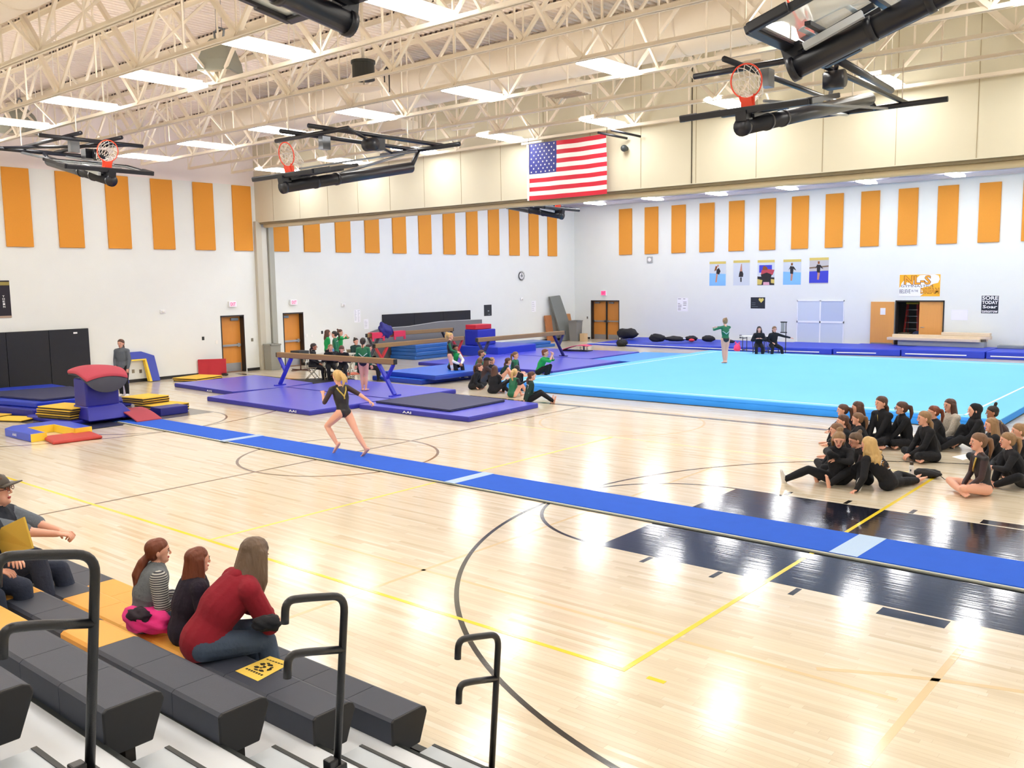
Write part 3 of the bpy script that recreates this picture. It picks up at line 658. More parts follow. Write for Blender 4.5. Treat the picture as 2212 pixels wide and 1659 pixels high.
# balance beams
m_beam=mat('beam_suede',(150,120,84),.9,var=.06,vscale=30,bump=.1,bscale=200); m_bleg=mat('beam_leg_blue',(50,54,190),.4); m_cap=mat('beam_end_black',(30,30,34),.5)
def beam(a,b,z,zf,legm,lab,feet=None,split=.5,legs=True,w_=.12,h=.16,sp=1.0):
    a=Vector((a[0],a[1],z-h/2)); b=Vector((b[0],b[1],z-h/2)); d=(b-a).normalized(); n=Vector((-d.y,d.x,0))
    t=thing('balance_beam',((a.x+b.x)/2,(a.y+b.y)/2,zf),lab,'balance beam')
    MB().obox((a+b)/2,d*((b-a).length/2),n*w_/2,Vector((0,0,h/2))).build('beam_body',m_beam,t,bevel=.025,seg=3)
    for e,s_ in ((a,1),(b,-1)):
        MB().obox(e-d*s_*.015,d*.02,n*.055,Vector((0,0,h/2-.01))).build('end_cap',m_cap,t,bevel=.01)
        if legs:
            base=Vector((e.x,e.y,z-h)); p_in=base+d*s_*.62; p_out=base+d*s_*.06; foot=Vector((e.x+d.x*s_*.04,e.y+d.y*s_*.04,zf+.03)); mid=p_in+(foot-p_in)*.5
            MB().bar(p_in,foot,.11,.07).build('leg',legm,t,bevel=.008); MB().bar(p_out,mid,.10,.06).build('leg',legm,t,bevel=.008)
            MB().bar(foot-n*.2-Vector((0,0,.015)),foot+n*.2-Vector((0,0,.015)),.08,.03).build('foot',legm,t,bevel=.005)
    return t
beam((-16.72,5.68),(-11.8,5.86),1.12,.12,m_bleg,'tan balance beam on blue legs at the centre left')
beam((-15.62,13.35),(-15.45,18.3),1.13,.12,mat('beam_leg_navy',(34,34,96),.4),'tan balance beam on navy legs behind the sitting group')
beam((-18.65,11.2),(-18.75,16.0),.95,.0,mat('beam_leg_red',(190,40,52),.4),'lower tan balance beam on red legs before the wavy grey mat')
tb=beam((-21.35,13.2),(-21.25,18.0),1.14,.0,mat('beam_leg_dark',(54,54,66),.4),'tan balance beam with pink pads nearest the wavy grey mat')
for y0,y1,lab in ((at(803,720,-21.2,0).y,at(830,718,-21.2,0).y,'pink saddle pad on the left of the back beam'),(at(850,716,-21.2,0).y,at(875,713,-21.2,0).y,'pink saddle pad on the right of the back beam')):
    t=thing('beam_pad',(-21.3,y0,1.0),lab,'pad')
    MB().box(-21.4,-21.2,y0,y1,1.141,1.165).box(-21.2,-21.17,y0,y1,.93,1.165).box(-21.43,-21.4,y0,y1,.93,1.165).box(-21.205,-21.165,y0,y0+.1,.82,1.0).box(-21.205,-21.165,y1-.1,y1,.82,1.0).build('pad_cover',mat('pad_pink',(216,48,86),.5),t,bevel=.01)
def blob(name,c,r,m,lab,cat,seed=0,amp=.25,parent=None,seg=24,rings=16):
    rr=random.Random(seed); ph=[rr.uniform(0,6) for _ in range(8)]
    mb=MB(); mb.ell((0,0,0),(1,1,1),seg,rings); V=[]
    for v in mb.v:
        x,y,z=v; k=1+amp*(math.sin(3*x+ph[0])*math.sin(4*y+ph[1])+.6*math.sin(7*z+ph[2]+3*x)*math.sin(6*y+ph[3])+.4*math.sin(11*x+ph[4])*math.sin(9*z+ph[5]))
        V.append((c[0]+x*k*r[0],c[1]+y*k*r[1],max(c[2]+z*k*r[2],c[2]-r[2]*.93)))
    mb.v=V; o=mb.build(name,m,parent)
    if lab: tag(o,lab,cat)
    return o
p=at(834,716,-21.2,0); blob('cover_bundle',(-21.25,p.y,1.18),(.16,.34,.30),mat('bundle_navy',(34,32,128),.5,bump=.6,bscale=5),'crumpled dark blue cover draped over the back beam','cover',3,.3)
# wavy grey mat leaning on the wall
m_gm=mat('mat_grey',(112,112,116),.7,bump=.2,bscale=3); m_gme=mat('mat_grey_edge',(206,206,204),.7)
t=thing('leaning_mat',(-22.2,17.7,0),'long wavy grey mat leaning along the left wall under the black padding','mat')
N_=28; top=[];bot=[]
for i in range(N_+1):
    u=i/N_; y=14.3+u*6.85; zt=1.28+.1*math.sin(min(1,max(0,(u-.3)/.35))*PI/2)-.03*u
    zt=1.24+ (.0 if u<.3 else .12*min(1,(u-.3)/.3)) - .05*max(0,u-.7)
    if u<.06: zt-=.12*(1-u/.06)
    top.append((XL+.08+.05*math.sin(u*7),y+.0,zt)); bot.append((XL+.5+.05*math.sin(u*5+1),y-.1+ (0 if u<.9 else -(u-.9)*3),.02))
v=[];f=[]
for a,b in zip(top,bot): v+= [a,b,(a[0]+.05,a[1],a[2]-.01),(b[0]+.06,b[1],b[2])]
for i in range(N_):
    o_=4*i; f+=[(o_,o_+1,o_+5,o_+4),(o_+2,o_+6,o_+7,o_+3),(o_,o_+4,o_+6,o_+2),(o_+1,o_+3,o_+7,o_+5)]
f+=[(0,2,3,1),(4*N_,4*N_+1,4*N_+3,4*N_+2)]
mb=MB(); mb.add(v,f,0,True); mb.build('mat_body',m_gm,t)
MB().tube([(a[0]+.03,a[1],a[2]+.003) for a in top],.016,6).build('piping',m_gme,t)
# stack of big blue mats
m_st=mat('mat_ocean',(40,98,176),.35,var=.08,vscale=3,bump=.2,bscale=3); m_std=mat('mat_ocean_dark',(26,62,140),.4,bump=.2,bscale=3)
def stack(x0,x1,y0,y1,hs,mt,lab,grp,sk=0):
    z=0; r=random.Random(int(x0*10))
    for i,h in enumerate(hs):
        dx=r.uniform(-.04,.04); dy=r.uniform(-.04,.04)
        pos=['bottom','second lowest','third','fourth','fifth'][i] if i<len(hs)-1 else 'topmost'
        gmat([(x0+dx,y0+dy),(x1+dx+sk,y0+dy),(x1+dx+sk,y1+dy),(x0+dx,y1+dy)],z,z+h,mt,'%s mat in the %s'%(pos,lab),grp=grp,bev=.03); z+=h
    return z
p0=A('N',940,930,0)
stack(p0.x-1.5,p0.x,p0.y,p0.y+2.3,[.15,.15,.15,.15],m_st,'stack of ocean blue folded mats under the low beam','ocean blue mat stack')
q=A('N',1500,890,0)
gmat([(-20.6,17.5),(-18.2,17.5),(-18.2,20.0),(-20.6,20.0)],0,.42,mat('mat_cobalt',(36,60,186),.4,bump=.15,bscale=3),'thick cobalt mat right of the ocean blue mat stack',bev=.04)
pb=at(1008,746,.42); bx=boxy('foam_block',-19.9,18.3,.76,.75,1.15,.66,mat('block_blue',(36,48,172),.45,bump=.1,bscale=4),'tall blue foam block behind the side-on standing girl','block',bev=.03)
boxy('foam_block',-19.95,18.25,1.2,.6,1.0,.2,mat('block_red',(206,36,56),.5),'red foam block on top of the tall blue block','block',bev=.02)
gmat([(-21.6,21.2),(-20.0,20.9),(-19.9,23.6),(-21.4,23.9)],0,.14,m_st,'lower ocean blue mat beside the right beam',grp='two ocean mats by the wall',bev=.03)
gmat([(-21.5,21.4),(-20.1,21.1),(-20.0,23.4),(-21.3,23.7)],.14,.28,m_st,'upper ocean blue mat beside the right beam',grp='two ocean mats by the wall',bev=.03)
# royal mats at centre (girl in green and white sits there)
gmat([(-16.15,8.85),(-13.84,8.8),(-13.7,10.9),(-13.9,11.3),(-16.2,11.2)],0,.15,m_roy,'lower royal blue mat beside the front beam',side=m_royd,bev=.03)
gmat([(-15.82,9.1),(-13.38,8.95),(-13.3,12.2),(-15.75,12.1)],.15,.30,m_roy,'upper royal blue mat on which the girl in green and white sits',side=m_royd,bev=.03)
# violet mats under the right beam
gmat([(-18.9,17.9),(-19.0,21.2),(-14.0,21.6),(-13.95,17.85)],0,.12,m_pur,'violet blue mat at the far end of the right beam',grp='violet mats under the right beam',side=m_purd)
gmat([(-18.7,13.4),(-18.8,17.8),(-12.4,17.7),(-12.25,13.35)],0,.12,m_pur,'violet blue mat under the right beam behind the group',grp='violet mats under the right beam',side=m_purd)
gmat([(-13.8,17.9),(-13.9,21.8),(-11.95,22.1),(-12.0,17.8)],0,.10,mat('mat_bright_blue',(44,150,236),.4,var=.04),'bright blue mat beside the floor exercise carpet',side=m_royd)
# springboards
def springboard(c,ang,lab,top=(176,70,84),L_=1.2,W_=.6,h=.22,low=.02,z0=0,col2=(30,30,40)):
    t=thing('springboard',(c[0],c[1],z0),lab,'springboard'); X=Matrix.Translation((c[0],c[1],z0))@Matrix.Rotation(ang,4,'Z')
    n=12; v=[]
    for i in range(n+1):
        u=i/n; x=-L_/2+L_*u; z=low+.03+(h-low)*math.sin(min(1,u*1.25)*PI/2)- (.03*max(0,u-.8)/.2)
        v+=[(x,-W_/2,z),(x,W_/2,z),(x,-W_/2,z-.028),(x,W_/2,z-.028)]
    f=[]
    for i in range(n):
        o_=4*i; f+=[(o_,o_+4,o_+5,o_+1),(o_+2,o_+3,o_+7,o_+6),(o_,o_+2,o_+6,o_+4),(o_+1,o_+5,o_+7,o_+3)]
    f+=[(0,1,3,2),(4*n,4*n+2,4*n+3,4*n+1)]
    mb=MB(X); mb.add(v,f); mb.build('curved_deck',mat('board_red_%d'%top[0],top,.8),t)
    MB(X).box(-L_/2,L_/2+.04,-W_/2+.02,W_/2-.02,.003,.03).build('base_board',mat('board_black',(28,28,36),.6),t)
    for i,(sx,sy) in enumerate(((.42,-.18),(.42,.18),(.28,-.18),(.28,.18),(.35,0))):
        mb=MB(X); pts=[]
        for k in range(25):
            a=k/24*PI*2*3; pts.append((sx*L_/1.2+.045*math.cos(a),sy+.045*math.sin(a),.03+(h-.06)*k/24))
        mb.tube(pts,.008,5); mb.build('spring',mat('spring_steel',(120,124,132),.3,metal=.6),t)
    return t
springboard((-14.46,.02),PI+.0,'raspberry springboard at the end of the blue runway before the vault')
springboard((-17.0,8.35),-.25,'orange red springboard on the floor behind the front beam',top=(206,110,84),h=.24)
springboard(((at(1245,764)).x,(at(1245,764)).y),.2,'pink topped springboard at the far end of the right beam',top=(216,84,110),h=.24,z0=.12)
o=MB().prism([(-18.4,7.3),(-17.7,8.3),(-15.9,7.9),(-16.6,6.95)],.001,.05).build('board_mat',mat('rubber_black',(26,26,34),.6),bevel=.02); tag(o,'black rubber mat under the orange red springboard','mat')
# runway
m_run=mat('runway_carpet',(26,92,212),.9,var=.06,vscale=5,bump=.15,bscale=150)
t=thing('vault_runway',(-5,0,0),'long blue carpet vault runway crossing the near court','runway')
ra=at(240,912); y_=lambda x: 0
pa=(-14.45,-.43);pb_=(-14.35,.30); pc=(8.9,.37); pd=(8.9,-.60)
MB().prism([pa,pb_,pc,pd],.004,.032).build('carpet',m_run,t)
MB().prism([(pa[0],pa[1]-.035),pa,pd,(pd[0],pd[1]-.035)],.002,.022).build('edge_band',mat('runway_edge_light',(206,208,196),.6),t)
MB().prism([(pa[0],pa[1]-.05),(pa[0],pa[1]-.035),(pd[0],pd[1]-.035),(pd[0],pd[1]-.075)],.002,.008).build('edge_band',mat('runway_edge_dark',(70,74,70),.6),t)
MB().prism([pb_,(pb_[0],pb_[1]+.03),(pc[0],pc[1]+.03),pc],.002,.02).build('edge_band',MATS['runway_edge_light'],t)
m_tape=mat('tape_silver',(176,206,240),.3,bump=.3,bscale=40)
for (u0,v0),(u1,v1),w_ in (((1000,1035),(1030,1035),.11),((510,948),(530,948),.11),((1840,1185),(1870,1185),.16)):
    xt=at(u0,v0,.03).x; MB().prism([(xt-w_,-.56),(xt-w_+.03,.36),(xt+w_+.03,.36),(xt+w_,-.56)],.0325,.034).build('tape_strip',m_tape,t)
p=at(225,917); o=MB().prism([(-15.75,-.5),(-15.7,.3),(-14.45,.25),(-14.5,-.5)],.002,.02).build('start_mat',mat('mat_sea',(40,90,170),.6,var=.2,vscale=12)); tag(o,'short dark blue mat between runway and vault','mat')
# vault area
m_vr=mat('vault_red',(186,72,88),.85,bump=.1,bscale=200); m_vg=mat('vault_grey',(74,76,88),.85); m_vb=mat('vault_blue',(30,30,140),.4)
v1=at(190,815,1.12); v2=at(273,806,1.12); vc=Vector(((v1.x+v2.x)/2-.48,(v1.y+v2.y)/2,0))
t=thing('vault_table',(vc.x,vc.y,0),'vaulting table with a red and grey curved top on a blue padded post','vault')
HY=(v2.y-v1.y)/2+.05; nx,ny=10,16
def ztop(u,v_): return 1.33-.09*abs(v_)**2.2-.17*max(0,u)**1.8*1.0-.02*max(0,-u)**2
def grid(fz,fzb,hx,hy,mt,nm):
    V_=[];F_=[]
    for side_ in (0,1):
        for i in range(nx+1):
            for j in range(ny+1):
                u=-1+2*i/nx; q=-1+2*j/ny; k=1-.10*abs(u)**4; z=fz(u,q) if side_==0 else fzb(u,q)
                V_.append((vc.x+u*hx*(1-.06*abs(q)**4),vc.y+q*hy*k,z))
    n_=(nx+1)*(ny+1)
    for i in range(nx):
        for j in range(ny):
            a=i*(ny+1)+j; F_.append((a,a+ny+1,a+ny+2,a+1)); F_.append((n_+a,n_+a+1,n_+a+ny+2,n_+a+ny+1))
    for i in range(nx): 
        a=i*(ny+1); F_.append((a,n_+a,n_+a+ny+1,a+ny+1)); a+=ny; F_.append((a,a+ny+1,n_+a+ny+1,n_+a))
    for j in range(ny):
        F_.append((j,j+1,n_+j+1,n_+j)); a=nx*(ny+1)+j; F_.append((a,n_+a,n_+a+1,a+1))
    mb=MB(); mb.add(V_,F_,0,True); o=mb.build(nm,mt,t); bv=o.modifiers.new('bevel','BEVEL'); bv.width=.02; bv.segments=2; bv.limit_method='ANGLE'; bv.angle_limit=.9
grid(ztop,lambda u,q: ztop(u,q)-.075,.50,HY,m_vr,'top_pad')
grid(lambda u,q: ztop(u,q)-.076,lambda u,q: ztop(u,q)-.10-.34*(max(0,1-abs(q)**2.2))**.8*(.55+.45*u),.49,HY*.985,m_vg,'underside_pad')
mb=MB(); mb.prism([(vc.x-.36,vc.y-.42),(vc.x+.26,vc.y-.42),(vc.x+.26,vc.y+.36),(vc.x-.36,vc.y+.36)],.38,1.05); mb.build('post_cover',m_vb,t,bevel=.05,seg=3)
mb=MB(); mb.add([(vc.x-.45,vc.y-.44,.101),(vc.x+.5,vc.y-.5,.101),(vc.x+.5,vc.y+.62,.101),(vc.x-.5,vc.y+.62,.101),(vc.x-.42,vc.y-.42,.42),(vc.x+.3,vc.y-.42,.42),(vc.x+.3,vc.y+.4,.42),(vc.x-.42,vc.y+.4,.42)],[(0,3,2,1),(4,5,6,7),(0,1,5,4),(1,2,6,5),(2,3,7,6),(3,0,4,7)]); mb.build('base_cover',mat('vault_base_blue',(36,38,160),.4),t,bevel=.03)
gmat([(-16.85,-1.5),(-14.9,-1.45),(-14.68,.5),(-16.85,.62)],0,.10,mat('mat_base_blue',(34,40,170),.4,bump=.2,bscale=3),'low blue base mat under the vault and the yellow stack',bev=.03)
# landing mats behind the vault
gmat([(-21.9,-2.3),(-16.95,-1.3),(-16.95,1.2),(-21.4,1.25)],0,.2,mat('mat_deep_blue',(28,38,150),.4,bump=.3,bscale=2),'lower deep blue landing mat behind the vault',bev=.04)
gmat([(-21.8,-2.1),(-17.1,-1.15),(-17.1,.9),(-21.2,1.0)],.2,.34,mat('mat_ultra',(30,60,190),.4,bump=.2,bscale=2),'upper blue landing mat behind the vault',bev=.03)
gmat([(-20.2,-1.5),(-17.2,-.95),(-17.15,.6),(-19.6,.8)],.341,.40,m_navy,'navy flat mat on top of the vault landing mats',bev=.015)
# folded yellow pads
m_yel=mat('pad_yellow',(240,196,60),.6,var=.03); m_ypd=mat('pad_dark_edge',(58,46,30),.6)
def pads(cx,cy,w_,l,ang,n_,z0,lab,grp,th=.05):
    for i in range(n_):
        X=Matrix.Translation((cx+random.uniform(-.03,.03),cy+random.uniform(-.03,.03),z0+i*th))@Matrix.Rotation(ang+random.uniform(-.03,.03),4,'Z')
        pos='topmost' if i==n_-1 else ['bottom','second lowest','third lowest','fourth'][i]
        t=thing('panel_pad',(cx,cy,z0+i*th),('%s yellow pad in the %s'%(pos,lab)) if n_>1 else lab,'pad',grp)
        MB(X).box(-w_/2,w_/2,-l/2,l/2,.001,th*.62).build('core',m_ypd,t); MB(X).box(-w_/2-.01,w_/2+.01,-l/2-.01,l/2+.01,th*.62,th-.001).build('cover',m_yel,t,bevel=.006)
pads(-15.62,-1.08,1.2,.70,.22,5,.101,'stack just left of the vault post','yellow stack beside the vault',.055)
pads(-15.3,1.12,1.0,.85,.1,3,.02,'stack right of the vault','lower yellow stack right of the vault',.06)
pads(-15.85,1.0,.85,.75,.1,3,.201,'upper stack right of the vault','upper yellow stack right of the vault',.055)
pads(-16.92,-1.72,.95,.62,.45,1,.002,'single yellow pad on the floor at the left edge',None,.05)
pads(-18.05,-1.98,1.0,.6,.3,1,.002,'yellow pad partly cut off by the left edge of the photo',None,.06)
pads(-21.35,5.75,1.0,1.2,.3,2,.002,'pair near the left wall by the red folded mat','yellow pair by the left wall',.055)
o=MB().box(-14.95,-14.45,.62,1.35,.001,.2).build('foam_block',mat('block_navy',(30,34,130),.4),bevel=.02); tag(o,'small dark blue foam block right of the raspberry springboard','block')
# U shaped safety collar and red floor pad
u=thing('safety_collar',(-14.1,-2.2,0),'blue U-shaped vault collar with yellow inner sides on the floor','collar')
m_cb=mat('collar_blue',(52,80,206),.4); m_cy=mat('collar_yellow',(244,206,60),.5)
P_=[(-14.6,-2.85),(-13.3,-2.85),(-13.3,-2.55),(-14.3,-2.5),(-14.3,-1.95),(-13.3,-1.95),(-13.3,-1.6),(-14.4,-1.55),(-14.85,-1.75),(-14.85,-2.6)]
MB().prism(P_,.002,.17).build('body',m_cb,u,bevel=.015)
MB().box(-14.3,-13.3,-2.552,-2.53,.004,.168).box(-14.302,-14.28,-2.55,-1.93,.004,.168).box(-14.3,-13.3,-1.97,-1.948,.004,.168).box(-13.302,-13.285,-2.85,-2.55,.004,.168).box(-13.302,-13.285,-1.95,-1.6,.004,.168).build('inner_lining',m_cy,u)
text_obj('brand_lettering','AAI',m_wt,(-14.2,-2.853,.055),(1,0,0),(0,0,1),.06,.2,parent=u,bold=.02)
gmat([(-13.5,-2.55),(-12.6,-2.72),(-12.5,-1.75),(-13.4,-1.6)],0,.07,mat('pad_coral',(188,62,56),.6),'coral red floor pad beside the blue collar',bev=.04,name='floor_pad')
o=MB().prism([(-15.6,-1.75),(-13.9,-1.5),(-13.9,-.6),(-15.5,-.5)],.001,.02).build('floor_mat',mat('mat_midnight',(30,34,60),.5)); tag(o,'thin midnight blue mat between the collar and the runway','mat')
# blue padded arch against the wall
t=thing('padded_arch',(-22.3,4.35,0),'blue padded arch with yellow inner edge leaning on the left wall','collar')
def lean(y,z,d=0): return (-22.12-.30*z/1.05+d,y,z)
arch=[(3.55,.02),(3.55,1.0),(4.42,1.0),(4.83,.84),(4.87,.02),(4.58,.02),(4.52,.76),(3.8,.76),(3.8,.02)]
MB().extr([lean(*q) for q in arch],(-.16,0,0)).build('body',mat('arch_blue',(44,62,170),.4),t,bevel=.012)
MB().extr([lean(4.585,.02,.004),lean(4.525,.76,.004),lean(4.47,.70,.004),lean(4.5,.02,.004)],(-.16,0,0)).extr([lean(4.525,.765,.004),lean(3.8,.765,.004),lean(3.8,.72,.004),lean(4.5,.72,.004)],(-.16,0,0)).build('inner_lining',m_cy,t)
# red folded mat standing by the door
t=thing('folded_mat',(-22.2,6.9,0),'red folding mat standing on edge left of the first door','mat')
q0=A('M',450,470); q1=A('M',845,455)
MB().bar((q0.x,q0.y,.29),(q1.x,q1.y,.29),.07,.57).build('front_panel',mat('mat_red',(190,40,56),.5),t,bevel=.012)
MB().bar((q0.x-.2,q0.y+.06,.28),(q1.x-.2,q1.y+.1,.28),.09,.54).build('rear_panel',mat('mat_charcoal',(40,40,46),.5),t,bevel=.012)
MB().box(q0.x-.16,q0.x-.04,q0.y+.0,q0.y+.09,.12,.2).box(q0.x-.16,q0.x-.04,q0.y+.0,q0.y+.09,.4,.48).build('strap',m_wt,t)
o=MB().ell((q1.x+.12,q1.y-.15,.04),(.16,.1,.05),10,6).build('black_shoe',m_black); tag(o,'black shoes on the floor before the red folding mat','shoes')
# trash bin by the pilasters
def bin_(c,lab,w_=.34,h=.78,tp=.42,col=(150,150,140),lid=True):
    t=thing('trash_bin',(c[0],c[1],0),lab,'bin'); mb=MB(); a=w_/2; b=tp/2
    mb.add([(c[0]-a,c[1]-a,.005),(c[0]+a,c[1]-a,.005),(c[0]+a,c[1]+a,.005),(c[0]-a,c[1]+a,.005),(c[0]-b,c[1]-b,h),(c[0]+b,c[1]-b,h),(c[0]+b,c[1]+b,h),(c[0]-b,c[1]+b,h)],[(0,3,2,1),(0,1,5,4),(1,2,6,5),(2,3,7,6),(3,0,4,7)]); m=mat('bin_%d'%col[0],col,.5); mb.build('body',m,t)
    b+=.015; mb=MB(); 
    for x0,x1,y0,y1 in ((-b,b,-b,-b+.03),(-b,b,b-.03,b),(-b,-b+.03,-b,b),(b-.03,b,-b,b)): mb.box(c[0]+x0,c[0]+x1,c[1]+y0,c[1]+y1,h-.04,h+.01)
    mb.build('rim',m,t,bevel=.004)
    MB().box(c[0]-b+.04,c[0]+b-.04,c[1]-b+.04,c[1]+b-.04,h-.12,h-.1).build('liner',mat('liner',(206,208,210),.5),t)
    return t
bin_((-22.05,9.25),'grey trash bin at the foot of the pilasters',.4,.95,.44)
p=at(1245,738); bin_((p.x-.3,p.y+.35),'grey wheeled bin between the brown boards and the far double door',.42,1.05,.52,(128,128,126))
# leaning grey mat and brown boards at the far corner
t=thing('leaning_mat',(-22.0,27.0,0),'tall grey mat leaning in the far left corner','mat')
MB().extr([(-22.42,26.35,2.28),(-22.40,27.2,2.33),(-21.85,27.75,.02),(-21.95,26.75,.02)],(.17,-.06,.0)).build('mat_body',mat('mat_slate',(122,126,122),.7,var=.05),t,bevel=.02)
m_bb=mat('board_brown',(176,112,66),.6,var=.06); m_bt=mat('board_tan',(186,132,82),.7)
o=MB().extr([(-22.40,25.95,1.33),(-22.40,26.45,1.33),(-22.2,26.45,.01),(-22.2,25.95,.01)],(.1,0,0)).build('wood_board',m_bb,bevel=.006); tag(o,'reddish brown board leaning left of the tall grey mat','board')
o=MB().extr([(-22.42,27.65,1.35),(-22.42,28.1,1.35),(-22.2,28.2,.01),(-22.2,27.6,.01)],(.12,0,0)).build('wood_board',m_bt,bevel=.006); tag(o,'tan board leaning right of the tall grey mat','board')
p=at(1257,738); boxy('carton',p.x-.1,p.y+.3,.2,.3,.3,.4,mat('carton_tan',(206,176,136),.8),'small tan carton beside the grey wheeled bin','box')
# ================================================================ FLOOR EXERCISE AREA
t=thing('floor_exercise_carpet',(-4.8,16.2,0),'large sky blue floor exercise carpet with white border line','carpet')
FX0,FX1,FY0,FY1=-11.45,1.9,9.45,22.95
MB().box(FX0,FX1,FY0,FY1,.02,.17).build('foam_edge',m_skyd,t,bevel=.03)
n=90; v=[];f=[]
for i in range(n+1):
    x=FX0+(FX1-FX0)*i/n; k=.012*math.sin(i*.55)+.010*math.sin(i*1.7)
    v+=[(x,FY0-.07+k,.012),(x,FY0-.03+k*.6,.1),(x,FY0+.05,.186),(x,FY0+.3,.19)]
for i in range(n):
    for k in range(3): a=4*i+k; f.append((a,a+4,a+5,a+1))
mb=MB(); mb.add(v,f,0,True); mb.build('carpet_overhang',m_skyd,t)
MB().box(FX0,FX1,FY0+.3,FY1,.17,.19).build('carpet_top',m_sky,t)
MB().box(-10.95,1.2,10.0,10.05,.19,.192).box(-10.95,1.2,22.4,22.45,.19,.192).box(-10.95,-10.9,10.0,22.45,.19,.192).box(1.15,1.2,10.0,22.45,.19,.192).build('border_line',m_wt,t)
MB().box(FX0,FX1,FY0-.11,FY0-.05,.001,.014).build('rubber_underlay',m_base,t)
# long blue tumbling mats along the far wall
m_tb=mat('mat_tumble_blue',(34,62,196),.5,var=.04,vscale=3,bump=.1,bscale=4)
def tmat(x0,x1,ya,yb,yc,yd,lab,h=.22,slope=False):
    c=((x0+x1)/2,(ya+yc)/2,0); t=thing('tumbling_mat',c,lab,'mat','rolled out tumbling mats along the far wall')
    mb=MB(); P_=[(x0,ya),(x1,yb),(x1,yc),(x0,yd)]
    if slope: mb.add([(x0,ya,.002),(x1,yb,.002),(x1,yc,.002),(x0,yd,.002),(x0+.2,ya+.2,.05),(x1,yb,h),(x1,yc,h),(x0+1.2,yd,h)],[(0,3,2,1),(4,5,6,7),(0,1,5,4),(1,2,6,5),(2,3,7,6),(3,0,4,7)])
    else: mb.prism(P_,.002,h)
    mb.build('body',m_tb,t,bevel=.03)
    MB().add([(x0+.15,ya-.012,h*.33),(x1-.15,yb-.012,h*.33),(x1-.15,yb-.012,h*.47),(x0+.15,ya-.012,h*.47)],[(0,1,2,3)]).build('white_edge_stripe',m_wt,t)
    return t
tmat(-19.4,-10.2,25.3,24.95,28.4,28.35,'leftmost blue tumbling mat along the far wall, with bags on it',slope=True)
tmat(-10.15,-7.35,24.95,25.25,28.4,28.4,'blue tumbling mat under the pale window panels',.24)
tmat(-7.3,-4.9,25.3,25.85,28.5,28.5,'blue tumbling mat before the open store door',.26)
tmat(-4.85,-2.0,25.85,26.2,28.5,28.5,'blue tumbling mat before the lumber pile',.28)
tmat(-1.95,2.5,26.2,26.5,28.5,28.5,'rightmost blue tumbling mat along the far wall',.28)
m_bag=mat('bag_black',(22,22,28),.7,bump=.5,bscale=8)
def bagpx(px,py,z,r,lab,cat='bag',seed=1,m=m_bag,nm='sports_bag',zz=None):
    p=at(px,py,z); return blob(nm,(p.x,p.y,z+r[2]*.9),r,m,lab,cat,seed,.14,None,20,12)
bagpx(1356,731,.22,(.55,.3,.26),'large black rounded bag by the far double door',seed=1)
bagpx(1343,748,.0,(.28,.2,.16),'small black bag at the left front of the tumbling mat',seed=2)
t=bagpx(1419,738,.22,(.42,.22,.19),'black duffel bag with white markings on the tumbling mat',seed=3)
MB().box(at(1412,735,.5).x,at(1412,735,.5).x+.12,t.data.vertices[0].co.y-.25,t.data.vertices[0].co.y-.24,.4,.46).build('white_marking',m_wt,t)
bagpx(1458,737,.22,(.55,.2,.12),'flat black jacket heap right of the duffel bag','jacket',4,nm='jacket_heap')
bagpx(1493,736,.22,(.32,.2,.12),'black and red bag right of the jacket heap',seed=5)
bagpx(1494,738,.24,(.14,.1,.07),'small red cloth on the black bag','cloth',6,m=mat('cloth_red',(220,50,70),.7),nm='folded_cloth')
bagpx(1531,738,.22,(.33,.2,.15),'black bag left of the floor gymnast',seed=7)
bagpx(1573,741,.22,(.3,.2,.08),'black flat garment behind the floor gymnast','jacket',8,nm='jacket_heap')
# lumber pile
m_lum=mat('lumber_pale',(226,206,176),.7,var=.06); 
z=.30
for i,(a,b,yy,zz,h_,lab) in enumerate([(-6.0,-2.55,27.9,.55,.11,'longest pale plank at the front of the lumber pile'),(-5.85,-2.2,28.1,.66,.12,'pale plank second from the top of the lumber pile'),(-4.0,-2.25,28.2,.78,.11,'short pale plank on top of the lumber pile'),(-5.75,-2.4,28.35,.55,.11,'rear pale plank of the lumber pile')]):
    boxy('lumber_plank',(a+b)/2,yy,zz,b-a,.3,h_,m_lum,lab,'plank',group='pale planks stacked by the far wall',bev=.008)
boxy('bench_frame',-4.0,28.1,.39,3.2,.5,.22,mat('trestle_grey',(160,164,160),.6),'low grey bench under the lumber pile','bench',bev=.01)
boxy('bench_frame',-1.5,28.1,.341,.9,.4,.12,mat('trestle_grey2',(140,146,146),.6),'small grey step right of the lumber pile','bench',bev=.02)

# tables and chairs
def folding_table(c,w_,d_,h,lab,top=(206,206,200),leg=(50,50,56),ang=0):
    t=thing('folding_table',(c[0],c[1],0),lab,'table'); X=Matrix.Translation((c[0],c[1],0))@Matrix.Rotation(ang,4,'Z')
    MB(X).box(-w_/2,w_/2,-d_/2,d_/2,h-.03,h).build('table_top',mat('tabletop_%d'%top[0],top,.5),t,bevel=.008)
    ml=mat('table_leg_%d'%leg[0],leg,.4)
    for sx in (-1,1):
        for sy in (-1,1): MB(X).tube([(sx*(w_/2-.12),sy*(d_/2-.08),.003),(sx*(w_/2-.12),sy*(d_/2-.08),h-.03)],.016,8).build('leg',ml,t)
        MB(X).bar((sx*(w_/2-.12),-d_/2+.08,.18),(sx*(w_/2-.12),d_/2-.08,.18),.02,.03).bar((sx*(w_/2-.12),-d_/2+.08,h-.1),(sx*(w_/2-.12),d_/2-.08,h-.1),.02,.03).build('crossbar',ml,t)
    return t
